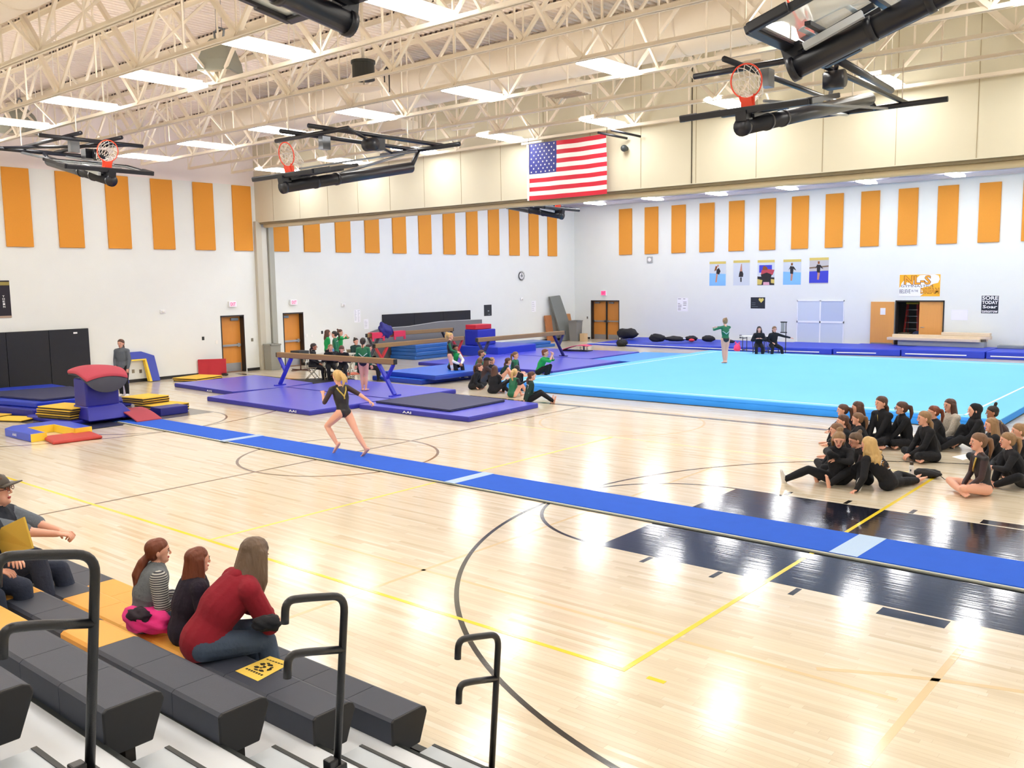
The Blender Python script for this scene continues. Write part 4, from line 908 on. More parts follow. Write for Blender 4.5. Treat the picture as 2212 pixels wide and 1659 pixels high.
def folding_chair(c,ang,lab,col=(150,140,116),sc=1,z0=0):
    t=thing('folding_chair',(c[0],c[1],z0),lab,'chair'); X=Matrix.Translation((c[0],c[1],z0))@Matrix.Rotation(ang,4,'Z')@Matrix.Scale(sc,4)
    m=mat('chair_%d'%col[0],col,.45)
    MB(X).box(-.2,.2,-.2,.2,.43,.455).build('seat',m,t,bevel=.01)
    MB(X).box(-.24,-.215,-.2,.2,.62,.82).build('backrest',m,t,bevel=.01)
    for s_ in (-1,1):
        MB(X).tube([(.22,s_*.21,.003),(-.1,s_*.21,.43),(-.235,s_*.21,.84)],.012,6).build('leg',m,t)
        MB(X).tube([(-.25,s_*.19,.003),(.17,s_*.19,.43)],.011,6).build('leg',m,t)
    MB(X).tube([(.12,-.21,.13),(.12,.21,.13)],.009,5).tube([(-.18,-.19,.09),(-.18,.19,.09)],.009,5).build('crossbar',m,t)
    return t
TB=Vector((-18.05,9.15,0))
p1=at(697,812); p2=at(742,812)
JT=Vector(((p1.x+p2.x)/2-.1,(p1.y+p2.y)/2+.25,0))
folding_table((JT.x,JT.y),1.3,.7,.74,'small white-legged table of the judges behind the front beam',(190,188,178),(212,212,204),.55)
folding_table((-9.98,24.0),.75*1.6,.55,.75,'judging table with dark legs beyond the floor carpet',(226,226,224),(46,48,54))
# music stand / scoreboard stand
t=thing('score_stand',(-8.95,24.55,0),'tall black flip score stand beside the seated judge','stand')
MB().tube([(-8.95,24.55,.02),(-8.95,24.55,1.3)],.018,8).build('pole',m_black,t); MB().box(-9.2,-8.7,24.52,24.58,.004,.03).box(-8.98,-8.92,24.3,24.8,.004,.03).build('base',m_black,t)
MB().box(-9.14,-9.0,24.5,24.53,.9,1.3).build('score_cards',mat('cards_grey',(150,156,160),.6),t); MB().box(-9.16,-8.9,24.49,24.55,1.29,1.33).box(-9.16,-8.9,24.49,24.55,.87,.91).build('card_frame',m_black,t)
m_pk=mat('bag_pink',(248,70,130),.5,bump=.3,bscale=9)
o=blob('tote_bag',(-10.95,24.35,.2),(.14,.12,.18),m_pk,'bright pink bag with two ears beside the judging table','bag',4,.12)
MB().ell((-11.03,24.35,.42),(.035,.03,.05)).ell((-10.87,24.35,.42),(.035,.03,.05)).build('handle',m_pk,o)
# small score table at the front beam
p=at(650,800); t=thing('side_table',(p.x,p.y,0),'small dark box table on a single post at the judges left','table')
MB().box(p.x-.32,p.x+.2,p.y-.2,p.y+.25,.5,.72).build('box_top',mat('box_charcoal',(46,50,54),.5),t,bevel=.01); MB().tube([(p.x,p.y,.02),(p.x,p.y,.5)],.02,8).build('post',mat('post_brown',(80,46,34),.5),t); MB().bar((p.x-.5,p.y,.02),(p.x+.5,p.y+.05,.02),.05,.03).bar((p.x,p.y-.4,.02),(p.x,p.y+.4,.02),.05,.03).build('base',MATS['post_brown'],t)

# ================================================================ BASKETBALL HOOPS
m_hb=mat('hoop_black',(24,25,34),.35); m_rim=mat('rim_orange',(232,70,40),.4); m_net=mat('net_white',(236,232,226),.8)
m_gl=bpy.data.materials.new('backboard_glass'); m_gl.use_nodes=True
b=m_gl.node_tree.nodes['Principled BSDF']; b.inputs['Base Color'].default_value=(.75,.82,.85,1); b.inputs['Roughness'].default_value=.05; b.inputs['Alpha'].default_value=.35
m_bw=mat('board_white_line',(232,236,238),.5); m_chr=mat('hoop_grey',(130,134,140),.3,metal=.5); m_pvc=mat('hoop_silver_tape',(206,210,216),.3)
def hoop(P0,mdir,wdir,lab,L=2.6,pipes=True,pad=True,net=1,rimside=1,wb=1.83,mr=.115,drop=.35,fl=3.0):
    P0=Vector(P0); m=Vector(mdir).normalized(); w_=Vector(wdir).normalized(); n=w_.cross(m).normalized()
    if n.z<0: n=-n
    t=thing('basketball_hoop',P0,lab,'basketball hoop','folded basketball hoops')
    Q=lambda a,b_,c: P0+m*a+w_*b_+n*c
    MB().tube([Q(0,0,0),Q(L,0,0)],mr,16).build('mast',m_hb,t)
    [MB().tube([Q(a_,0,0),Q(a_+.07,0,0)],mr*1.12,16).build('mast_collar',m_hb,t) for a_ in (-.04,.75,1.3)]
    hb=.22; a0=.06; a1=a0+1.07; h=wb/2
    bd=MB().obox(Q((a0+a1)/2,0,hb),m*(a1-a0)/2,w_*h,n*.006).build('glass_board',m_gl,t)
    fr=MB()
    for s_ in (-1,1): fr.bar(Q(a0,s_*h,hb),Q(a1,s_*h,hb),.06,.07,up=n)
    fr.bar(Q(a0,-h-.03,hb),Q(a0,h+.03,hb),.07,.06,up=n); fr.bar(Q(a1,-h-.03,hb),Q(a1,h+.03,hb),.07,.06,up=n); fr.build('board_frame',m_hb if pad else m_chr,t)
    ln=MB()
    for s_ in (-1,1): ln.bar(Q(a0+.05,s_*(h-.06),hb+.01),Q(a1-.05,s_*(h-.06),hb+.01),.05,.004,up=n); ln.bar(Q(a0+.2,s_*.29,hb+.01),Q(a0+.65,s_*.29,hb+.01),.05,.004,up=n)
    ln.bar(Q(a1-.08,-h+.06,hb+.01),Q(a1-.08,h-.06,hb+.01),.05,.004,up=n); ln.bar(Q(a0+.65,-.3,hb+.01),Q(a0+.65,.3,hb+.01),.05,.004,up=n); ln.bar(Q(a0+.2,-.3,hb+.01),Q(a0+.2,.3,hb+.01),.05,.004,up=n)
    ln.build('board_lines',m_bw,t)
    pd=MB(); pd.bar(Q(a0-.03,-h-.05,hb),Q(a0-.03,h+.05,hb),.11,.09,up=n)
    for s_ in (-1,1): pd.bar(Q(a0-.05,s_*(h+.03),hb),Q(a0+.36,s_*(h+.03),hb),.09,.1,up=n)
    pd.build('edge_padding',m_hb,t,bevel=.015)
    # brackets between mast and board
    br=MB(); br.bar(Q(.05,0,.08),Q(.05,0,hb),.2,.16,up=w_); br.bar(Q(.12,-.1,.13),Q(.9,-.1,.17),.05,.05); br.bar(Q(.12,.1,.13),Q(.9,.1,.17),.05,.05); br.bar(Q(.4,-.5,.17),Q(.4,.5,.17),.06,.04); br.bar(Q(.95,-.7,.17),Q(.95,.7,.17),.06,.04); br.build('bracket',m_hb,t)
    MB().bar(Q(.2,-.16,.1),Q(.8,-.16,.12),.06,.07).build('height_adjuster',m_pvc,t)
    # rim and net: the rim plane is square to the board, so it stands upright while the board is folded
    rc=Q(a0+.15,0,hb+.15+.23)
    rp=[rc+w_*.23*math.cos(2*PI*k/36)+n*.23*math.sin(2*PI*k/36) for k in range(36)]
    rim=MB(); rim.tube(rp,.011,8,closed=True); rim.build('rim',m_rim,t)
    MB().bar(Q(a0+.15,0,hb+.01),Q(a0+.15,0,hb+.16),.16,.12,up=m).bar(Q(a0+.15,-.07,hb+.02),Q(a0+.13,-.11,hb+.2),.02,.02).bar(Q(a0+.15,.07,hb+.02),Q(a0+.13,.11,hb+.2),.02,.02).build('rim_plate',m_rim,t)
    if net:
        nb=MB(); K=12; lv=5; ring=[]
        g=Vector((0,0,-1))
        for j in range(lv+1):
            u=j/lv; rr=.225*(1-.55*u); ce=rc+m*(.34*u)*net+g*(.16*u*u+.04*u)
            ring.append([ce+w_*rr*math.cos(2*PI*(k+.5*(j%2))/K)+n*rr*math.sin(2*PI*(k+.5*(j%2))/K)*(1-.25*u) for k in range(K)])
        for j in range(lv):
            for k in range(K):
                a=ring[j][k]; o1=ring[j+1][k]; o2=ring[j+1][(k-1)%K] if j%2==0 else ring[j+1][(k+1)%K]
                nb.tube([a,o1],.005,4,caps=False); nb.tube([a,o2],.005,4,caps=False)
        nb.build('net',m_net,t)
    # supporting frame hung from the trusses
    if pipes:
        fr=MB(); up=Vector((0,0,1)); mh=Vector((m.x,m.y,0)).normalized(); zt=6.74-drop
        E=Q(L,0,0)
        def R(a,b_,z): return Vector((P0.x,P0.y,0))+mh*a+w_*b_+up*z
        fr.tube([R(.3,-.45,zt-.12),R(fl+.4,-.45,zt-.12)],.045,8); fr.tube([R(.3,.45,zt-.12),R(fl+.4,.45,zt-.12)],.045,8)
        fr.tube([R(.7,-1.15,zt-.2),R(.7,1.15,zt-.2)],.045,8); fr.tube([R(fl,-1.25,zt-.2),R(fl,1.25,zt-.2)],.05,8)
        fr.tube([R(.75,1.05,zt-.18),R(fl,-.9,zt-.18)],.035,8)
        fr.tube([E,R(fl,0,zt-.2)],.05,8); fr.build('support_frame',m_hb,t)
        MB().tube([Q(.3,.2,.3),R(fl-.4,.35,zt-.3)],.022,6).tube([Q(1.5,-.0,.1),R(fl,-.5,zt-.25)],.03,8).build('brace_tube',m_chr,t)
        MB().tube([R(1.7,.5,zt-.35),R(1.7,.78,zt-.35)],.13,14).box(*(lambda c: (c.x-.12,c.x+.12,c.y-.12,c.y+.12,c.z-.1,c.z+.12))(R(2.0,.5,zt-.32))).build('winch',m_hb,t)
        for a,b_ in ((.5,-.45),(.5,.45),(fl+.1,-.45),(fl+.1,.45)): MB().tube([R(a,b_,zt-.12),R(a,b_,7.0)],.012,6).build('hanger_clamp',m_tr,t)
        MB().bar(R(1.2,-.2,zt-.42),R(1.2,-.2,zt-.16),.2,.14).build('pulley_block',m_chr,t)
    return t
c12,s12=math.cos(math.radians(12)),math.sin(math.radians(12))
hoop(depth_at(1605,274,12.6),(0,c12,s12),(1,0,0),'basketball hoop folded up under the roof, right of the flag',L=5.2,fl=5.4)
hoop(depth_at(613,404,17.6),(0,math.cos(.19),math.sin(.19)),(1,0,0),'basketball hoop folded up under the roof, left of the flag',L=3.5,fl=3.7,drop=.45)
hoop(depth_at(240,390,19.6),(-math.cos(.23),0,math.sin(.23)),(0,1,0),'basketball hoop folded up at the far left above the orange panels',drop=.2,L=3.0,fl=3.2)
hoop(depth_at(1716,148,9.2),(math.cos(.33),.05,math.sin(.33)),(0,1,0),'nearest basketball hoop folded up at the top right corner',pipes=False,net=.4,L=3.2)
hoop(depth_at(752,50,8.8),(-.05,-math.cos(.17),math.sin(.17)),(1,0,0),'black basketball hoop mast cut off by the top edge of the photo',pipes=False,net=0,L=2.6)
hoop(depth_at(1213,466,30),(-math.cos(.2),0,math.sin(.2)),(0,1,0),'small folded basketball hoop in the back half below the flag',pipes=False,net=0,L=2.4)
# long pipe frame beside the nearest hoop
t=thing('hoop_frame',(1.5,1,6.4),'black pipe frame running behind the nearest hoop','frame')
a=depth_at(1812,130,11); b_=depth_at(1925,195,13.5); MB().tube([a,b_],.05,8).tube([a+Vector((.1,.1,.15)),depth_at(1760,60,10.5)],.05,8).build('pipe',m_hb,t)

# ================================================================ FLAG and hanging equipment
fy=8.72; fx0,fx1,fz0,fz1=-9.45,-6.95,5.27,6.74
t=thing('flag',((fx0+fx1)/2,fy,fz0),'stars and stripes flag hanging before the bulkhead','flag')
def fpt(u,v_):
    return (fx0+(fx1-fx0)*u, fy+.025*math.sin(u*9+v_*2)+.012*math.sin(u*23+v_*7), fz0+(fz1-fz0)*v_-.012*math.sin(PI*u))
def sheet(u0,u1,v0,v1,off=0,nu=24,nv=2):
    mb=MB(); v=[];f=[]
    for i in range(nu+1):
        for j in range(nv+1):
            q=fpt(u0+(u1-u0)*i/nu,v0+(v1-v0)*j/nv); v.append((q[0],q[1]-off,q[2]))
    for i in range(nu):
        for j in range(nv): a=i*(nv+1)+j; f.append((a,a+nv+1,a+nv+2,a+1))
    return mb.add(v,f,0,True)
m_fr=mat('flag_red',(206,26,54),.6); m_fw=mat('flag_white',(240,236,234),.6); m_fb=mat('flag_blue',(36,44,130),.6)
mbr=MB(); mbw=MB()
for i in range(13):
    v1=1-i/13; v0=1-(i+1)/13; u0=.375 if i<7 else 0.0
    q=sheet(u0,1,v0,v1); (mbr if i%2==0 else mbw).add(q.v,q.f,0,True)
mbr.build('red_stripes',m_fr,t); mbw.build('white_stripes',m_fw,t)
q=sheet(0,.376,6/13,1,0,14,8); canton=q.build('canton',m_fb,t)
for r_ in range(9):
    for c_ in range(6 if r_%2==0 else 5):
        u=.376*((c_+.5)/6 if r_%2==0 else (c_+1)/6); vv=1-(7/13)*(r_+.6)/9.2; x,y,z=fpt(u,vv); P_=[]
        for k in range(10):
            rr=.03 if k%2==0 else .013; a=PI/2+k*PI/5; P_.append((x+rr*math.cos(a),y-.006,z+rr*math.sin(a)))
        MB().add(P_,[tuple(range(10))]).build('star',m_fw,canton)
MB().box(fx0-.06,fx0,fy-.006,fy+.006,fz0-.01,fz1-.02).build('hoist_band',m_fw,t)
MB().tube([(fx0,fy,fz1),(fx0,fy,6.9)],.006,5).tube([(fx1,fy,fz1),(fx1,fy,6.9)],.006,5).build('cord',m_black,t)
for a,b_,lab in (((1291,286),(1355,299),'left black pipe end under the last truss right of the flag'),((1320,281),(1384,295),'right black pipe end under the last truss right of the flag')):
    p=at(*a,8.4,1); q_=at(*b_,9.0,1); o=MB().tube([p,q_],.03,8).build('pipe_end',m_hb); tag(o,lab,'pipe')
p=at(1352,321,9.05,1); t=thing('ball_speaker',(p.x,9.05,p.z),'small dark round speaker on the bulkhead beside the flag','speaker')
MB().ell((p.x,8.97,p.z),(.085,.1,.085)).build('body',mat('speaker_dark',(50,56,60),.5),t); MB().ell((p.x,9.07,p.z),(.06,.04,.06)).build('mount',m_hb,t)
m_spk=mat('speaker_grey',(150,152,142),.6)
def speaker(px,py,d,lab,s_=1):
    c=depth_at(px,py,d); t=thing('hanging_speaker',c,lab,'speaker'); mb=MB()
    X=Matrix.Translation(c)@Matrix.Rotation(.6,4,'Z'); mb.X=X; h=.32*s_
    pr=[(-.32,-.3),(-.30,-.1),(-.22,.15),(-.12,.3)]
    v=[]; 
    for (rx,z) in pr: r=-rx*s_; v+=[(-r,-r,z*s_),(r,-r,z*s_),(r,r,z*s_),(-r,r,z*s_)]
    f=[(3,2,1,0),(12,13,14,15)]
    for i in range(3):
        for k in range(4): a=4*i+k; b2=4*i+(k+1)%4; f.append((a,b2,b2+4,a+4))
    mb.add(v,f); mb.build('cabinet',m_spk,t,bevel=.01)
    MB(X).box(-.28*s_,.28*s_,-.28*s_,.28*s_,-.315*s_,-.3*s_).build('grille',mat('grille_pale',(196,186,170),.7),t)
    MB().tube([c+Vector((-.15,0,.45*s_)),c+Vector((0,0,.52*s_)),c+Vector((.18,0,.45*s_))],.02,6).bar(c+Vector((-.13,0,.3*s_)),c+Vector((-.15,0,.48*s_)),.03,.03).bar(c+Vector((.13,0,.3*s_)),c+Vector((.17,0,.45*s_)),.03,.03).build('bracket',m_chr,t)
    MB().tube([c+Vector((-.08,0,.5*s_)),(c.x-.08,c.y,8.5)],.006,4).tube([c+Vector((.1,0,.5*s_)),(c.x+.1,c.y,8.5)],.006,4).build('cable',m_chr,t)
speaker(475,122,16.8,'grey trapezoid speaker hanging from cables left of the ceiling light')
speaker(44,262,24,'grey trapezoid speaker hanging near the left edge of the roof',1.15)
c=depth_at(785,152,17.0); t=thing('ceiling_fan',c,'black cylindrical projector housing with a cream disc below','fan')
MB().cyl((c.x,c.y),.21,c.z-.18,c.z+.12,20).cyl((c.x,c.y),.23,c.z+.12,c.z+.17,20).build('drum',mat('drum_black',(40,42,40),.5),t)
MB().tube([(c.x,c.y,c.z+.15),(c.x,c.y,8.5)],.03,8).build('rod',m_tr,t); MB().ell((c.x,c.y,c.z-.34),(.42,.3,.03),20,6).build('disc',mat('disc_cream',(236,222,204),.5),t); MB().tube([(c.x,c.y,c.z-.34),(c.x,c.y,c.z-.15)],.02,6).build('stem',m_tr,t)
for px,py,lab in [(632,175,'dark hook cable hanging right of the black drum')]:
    c=depth_at(835,165,17); tag(MB().tube([c+Vector((-.06,0,-.1)),c+Vector((-.06,0,.1)),c+Vector((0,0,.17)),c+Vector((.07,0,.1)),c+Vector((.07,0,-.3))],.012,6).build('hanging_cable',m_hb),lab,'cable')
for px,py,lab in [(432,192,'white junction box with lamp reflector left of the roof centre'),(818,262,'white junction box beside the second light row'),(1150,308,'white junction box above the flag'),(1000,276,'white flat box on the truss left of the flag')]:
    p=at(px,py,6.80); boxy('junction_box',p.x,p.y,6.80,.7,.09,.06,mat('jbox',(238,230,216),.4),lab,'box',bev=.005)

# ================================================================ BLEACHERS
XE=1.885; MW=.457
m_sg=mat('seat_grey',(54,59,73),.55,var=.08,vscale=14,bump=.15,bscale=250); m_sy=mat('seat_gold',(232,168,68),.55,var=.03,bump=.1,bscale=250); m_scap=mat('seat_cap_black',(24,24,28),.5)
m_alu=mat('tread_silver',(196,204,212),.35,var=.03,vscale=6); m_nos=mat('nosing_black',(34,38,38),.5); m_dk=mat('deck_underside',(40,36,32),.8)
PATT={0:'gggggyyyyyy',1:'gggyyyyggyy',2:'gggyggyyyyy',3:'gggyyygyyyy',4:'ggggggggggg',5:'ggggggggggg'}
NROW=6
P1='ggggyyyyyyyyggggg'
def patt(k,i):
    xr=XE-i*MW-MW/2
    if k==0: return 'g' if xr>-.4 else ('y' if xr>-2.4 else 'g')
    if k==1: return 'g' if xr>.5 else ('y' if xr>-1.32 else ('g' if xr>-2.25 else 'y'))
    if k==2: return 'g' if xr>.52 else ('y' if xr>.05 else ('g' if xr>-.87 else 'y'))
    if k==3: return 'g' if xr>.52 else 'y'
    return 'g'
RN=['front','second','third','fourth','fifth','sixth']
for k in range(NROW):
    z=.42+.255*k; yf=-6.58-.595*k; yb=yf-.30
    n_=13 if k<3 else 11
    t=thing('bleacher_row',(XE-3,yf,0),'%s row of bleacher seats counted from the court, ending at the aisle'%RN[k],'bleacher seats','rows of bleacher seats')
    for i in range(n_):
        x1=XE-i*MW; x0=x1-MW+.004; g=patt(k,i); mb=MB()
        # section profile in y,z: flat top with a rounded nose, sloping front that tucks under
        pf=[(yb,z-.015),(yb+.02,z),(yf-.04,z),(yf-.012,z-.012),(yf,z-.045),(yf-.07,z-.23),(yb+.05,z-.23),(yb,z-.2)]
        mb.extr([(x0,a,b) for a,b in pf],(x1-x0,0,0)); o=mb.build('seat_module',m_sy if g=='y' else m_sg,t)
    mb=MB(); pf=[(yb-.004,z-.013),(yb+.02,z+.002),(yf-.04,z+.002),(yf-.010,z-.010),(yf+.003,z-.045),(yf-.068,z-.235),(yb+.05,z-.235),(yb-.004,z-.2)]
    mb.extr([(XE,a,b) for a,b in pf],(.02,0,0)); mb.build('end_cap',m_scap,t,bevel=.008)
    x0=XE-n_*MW
    MB().box(x0,XE,yb-.02,yb+.03,max(.02,z-.42),z-.2).box(x0,XE,yf-.2,yf-.15,max(.004,z-.42),z-.22).build('riser',m_dk,t)
    # deck behind/under the row (foot level of the next row)
for k in range(NROW+1):
    zd=.255*(k+0); yn=-6.53-.595*k+.305*0
    if k==0: continue
# treads: nosing j at z=.1275(j+1), y=-6.53-.305j ; odd ones are the full decks
for j in range(11):
    zt=.1275*(j+1); yn=-6.53-.305*j+.0
    full=(j%2==1)
    x0,x1=(XE-13*MW,4.6) if full else (XE+.03,2.95)
    nm='%s aisle tread counted from the court'%(['lowest','second','third','fourth','fifth','sixth','seventh','eighth','ninth','tenth','eleventh'][j])
    t=thing('bleacher_deck' if full else 'aisle_step',((x0+x1)/2,yn,0),('white deck board, ' if full else 'grey aisle half step, ')+nm,'step','bleacher treads')
    d_=.62 if full else .305
    MB().box(x0,x1,yn-d_,yn-.02,zt-.03,zt).build('tread',m_alu if not full else mat('deck_white',(226,230,236),.3,var=.02),t)
    MB().box(x0,x1,yn-.025,yn,zt-.05,zt+.004).build('nosing',m_nos,t); 
    if not full: MB().box(x0,x1,yn-.3,yn-.01,max(.002,zt-.1275),zt-.05).build('riser',m_dk,t)
    else: MB().box(XE+.03,x1,yn-.02,yn-.01,zt-.12,zt-.05).build('riser',m_dk,t)
o=MB().box(XE-13*MW,4.6,-6.62,-6.56,.002,.10).build('trim_7',m_nos); tag(o,'black front kick board of the bleachers',kind='structure')
# handrails
m_rail=mat('rail_black',(22,22,26),.3,bump=.1,bscale=200)
for (yb_,zb_,ord_) in ((-6.44,.02,'lowest aisle handrail, standing beside the court floor'),(-7.66,.62,'middle aisle handrail beside the seats'),(-8.94,1.16,'uppermost aisle handrail at the left, nearest the camera')):
    t=thing('aisle_handrail',(2.33,yb_,zb_),'black steel '+ord_,'handrail','aisle handrails')
    def Rr(dy,dz): return Vector((2.33,yb_+dy,zb_+dz))
    def sm(P_,k=6):                       # rounded path through the bend points
        out=[P_[0]]
        for i in range(1,len(P_)-1):
            a,b_,c_=P_[i-1],P_[i],P_[i+1]; r_=min(.085,(a-b_).length*.48,(c_-b_).length*.48); p=b_+(a-b_).normalized()*r_; q=b_+(c_-b_).normalized()*r_
            for j in range(k+1): u_=j/k; out.append(p*(1-u_)**2+b_*2*u_*(1-u_)+q*u_*u_)
        return out+[P_[-1]]
    z_=-.1 if ord_.startswith('upper') else 0
    MB().tube(sm([Rr(0,z_),Rr(.095,.905),Rr(-.16,.965),Rr(-.275,.985),Rr(-.285,.87)]),.0205,16).build('post',m_rail,t)
    MB().tube(sm([Rr(.068,.62),Rr(-.17,.685),Rr(-.275,.705),Rr(-.285,.59)]),.0205,16).build('lower_loop',m_rail,t)
    MB().box(2.29,2.37,yb_-.04,yb_+.04,zb_-.02,zb_+.02).box(2.30,2.36,yb_-.07,yb_-.01,zb_,zb_+.06).build('socket',m_rail,t,bevel=.008)
# flyer on the front row
m_fly=mat('flyer_yellow',(242,206,90),.7)
def flq(a,b_,z=.6785): return at(a,b_,z)
c4=[flq(508,1449),(flq(583,1417)),flq(629,1432),flq(557,1471)]
t=thing('flyer',c4[0],'yellow printed flyer with a dark animal drawing lying on the bleacher seat','paper')
MB().prism([(p.x,p.y) for p in c4],.6765,.678).build('sheet',m_fly,t)
def fl(u,v_): # u along long side, v along the short side
    a=c4[0].lerp(c4[3],v_); b_=c4[1].lerp(c4[2],v_); q=a.lerp(b_,u); return Vector((q.x,q.y,.6786))
m_fi=mat('flyer_ink',(40,32,14),.8); mb=MB(); rr=random.Random(4)
def blobp(cx,cy,rx,ry,n=14,j=.2):
    return [fl(cx+rx*math.cos(2*PI*k/n)*(1+rr.uniform(-j,j)),cy+ry*math.sin(2*PI*k/n)*(1+rr.uniform(-j,j))) for k in range(n)]
for (cx,cy,rx,ry) in [(.52,.5,.05,.06),(.42,.3,.05,.1),(.6,.3,.06,.09),(.66,.55,.05,.12),(.5,.75,.07,.07),(.36,.6,.04,.1),(.58,.72,.06,.05),(.45,.45,.03,.05),(.56,.42,.02,.04),(.7,.4,.03,.07),(.33,.42,.03,.09)]:
    mb.add(blobp(cx,cy,rx,ry),[tuple(range(14))])
for i in range(7): mb.add([fl(.20,.12+i*.11),fl(.26,.12+i*.11),fl(.26,.20+i*.11),fl(.20,.20+i*.11)],[(0,1,2,3)])
for i in range(6): mb.add([fl(.82,.1+i*.13),fl(.86,.1+i*.13),fl(.86,.2+i*.13),fl(.82,.2+i*.13)],[(0,1,2,3)])
o=mb.build('printed_drawing',m_fi,t); o['kind']='stuff'
# small things on the floor
p=at(1968,1035); t=thing('water_bottle',(p.x,p.y,0),'white water bottle with dark cap beside the black pouch','bottle')
MB().cyl((p.x,p.y),.036,.002,.2,16).cyl((p.x,p.y),.036,.2,.225,16,r1=.026).build('body',m_white,t,bevel=.004); MB().cyl((p.x,p.y),.028,.225,.27,12).build('cap',mat('cap_dark',(70,60,50),.5),t)
MB().box(p.x-.01,p.x+.01,p.y-.0375,p.y-.036,.13,.16).build('logo',m_ink,t)
p=at(2003,1031); o=blob('pouch',(p.x,p.y,.065),(.21,.1,.07),m_bag,'black zipped pouch on the floor right of the white bottle','bag',9,.12); MB().tube([(p.x+.2,p.y-.02,.05),(p.x+.26,p.y-.04,.01),(p.x+.31,p.y-.03,.008)],.006,5).build('strap',m_bag,o)
P_=[at(2056,987),at(2085,981),at(2105,988),at(2080,994)]; o=MB().prism([(q.x,q.y) for q in P_],.002,.004).build('paper_sheet',m_pap); tag(o,'white paper sheet on the floor before the sitting team','paper')
p=at(155,838,.0); t=thing('water_bottle',(p.x,p.y,.0),'small clear water bottle by the black wall padding','bottle'); MB().cyl((p.x,p.y),.04,.002,.2,12).build('body',mat('clear_bottle',(190,200,206),.2),t); MB().cyl((p.x,p.y),.02,.2,.25,10).build('cap',m_white,t)
# ================================================================ PEOPLE
SKIN=mat('skin_fair',(232,174,150),.55); SKIN2=mat('skin_tan',(186,126,96),.55)
C_BLK=mat('cloth_black',(16,17,25),.85,bump=.3,bscale=25); C_LEO=mat('leotard_black',(26,22,30),.45); C_MESH=mat('leotard_mesh',(58,38,42),.6); C_GRN=mat('leotard_green',(10,104,70),.5); C_TEE=mat('tee_green',(26,160,84),.85,bump=.2,bscale=20)
C_DGR=mat('jacket_dark_green',(18,52,46),.8,bump=.2,bscale=20); C_WHT=mat('cloth_white',(236,236,236),.85,bump=.3,bscale=20); C_FUR=mat('sweater_fluffy',(206,198,186),1,var=.12,vscale=30,bump=1,bscale=60)
C_GRY=mat('pullover_grey',(98,104,112),.9,bump=.2,bscale=20); C_RED=mat('hoodie_maroon',(140,22,40),.95,var=.06,vscale=6,bump=.4,bscale=12); C_JEAN=mat('denim_blue',(72,86,108),.9,var=.15,vscale=5,bump=.3,bscale=40); C_JEAND=mat('denim_dark',(44,52,72),.9,var=.1,vscale=5,bump=.3,bscale=40)
C_VEST=mat('vest_grey',(112,118,124),.95,var=.12,vscale=12,bump=.5,bscale=30); C_NAVY=mat('cloth_navy',(28,34,48),.85,bump=.3,bscale=18); C_SWT=mat('sweat_grey',(104,112,122),.95,var=.12,vscale=40,bump=.2,bscale=80)
C_DKP=mat('top_dark_plum',(34,26,42),.95,var=.4,vscale=14,bump=.4,bscale=30); C_SHOE=mat('shoe_dark',(44,44,48),.6); C_SHOEW=mat('shoe_white',(230,228,226),.6); C_CAPG=mat('cap_green',(84,214,70),.7); C_CAPK=mat('cap_dark',(40,40,44),.7)
EYEW=mat('eye_white',(236,230,226),.3); EYED=mat('eye_dark',(40,28,24),.3); LIP=mat('lip_rose',(186,84,84),.5); BROW=mat('brow_brown',(90,62,44),.8); GOLDT=mat('trim_gold',(206,180,90),.35,metal=.3); SILV=mat('trim_silver',(190,206,216),.35); GLASS=mat('spectacle_frame',(110,44,60),.4)
def hairmat(name,rgb):
    m=mat('hair_'+name,rgb,.5,var=.35,vscale=14,bump=.7,bscale=30,stretch=(1,1,.25)); return m
H_BRN=hairmat('brown',(84,52,38)); H_DRK=hairmat('dark',(40,28,26)); H_BLD=hairmat('blond',(206,170,110)); H_DBL=hairmat('dark_blond',(150,116,80)); H_RED=hairmat('auburn',(116,58,34)); H_LBR=hairmat('light_brown',(122,88,62)); H_ASH=hairmat('ash',(104,82,64))
# striped sleeve
m=bpy.data.materials.new('sleeve_striped'); m.use_nodes=True; nt=m.node_tree; g=nt.nodes.new('ShaderNodeNewGeometry'); sp=nt.nodes.new('ShaderNodeSeparateXYZ'); mu=nt.nodes.new('ShaderNodeMath'); mu.operation='MULTIPLY'; mu.inputs[1].default_value=62; fr_=nt.nodes.new('ShaderNodeMath'); fr_.operation='FRACT'; gt=nt.nodes.new('ShaderNodeMath'); gt.operation='GREATER_THAN'; gt.inputs[1].default_value=.5
rp=nt.nodes.new('ShaderNodeMix'); rp.data_type='RGBA'; rp.inputs[6].default_value=lin((196,196,190)); rp.inputs[7].default_value=lin((66,66,74))
nt.links.new(g.outputs['Position'],sp.inputs[0]); nt.links.new(sp.outputs['Z'],mu.inputs[0]); nt.links.new(mu.outputs[0],fr_.inputs[0]); nt.links.new(fr_.outputs[0],gt.inputs[0]); nt.links.new(gt.outputs[0],rp.inputs[0]); nt.links.new(rp.outputs[2],nt.nodes['Principled BSDF'].inputs['Base Color']); nt.nodes['Principled BSDF'].inputs['Roughness'].default_value=.9
C_STRIPE=m

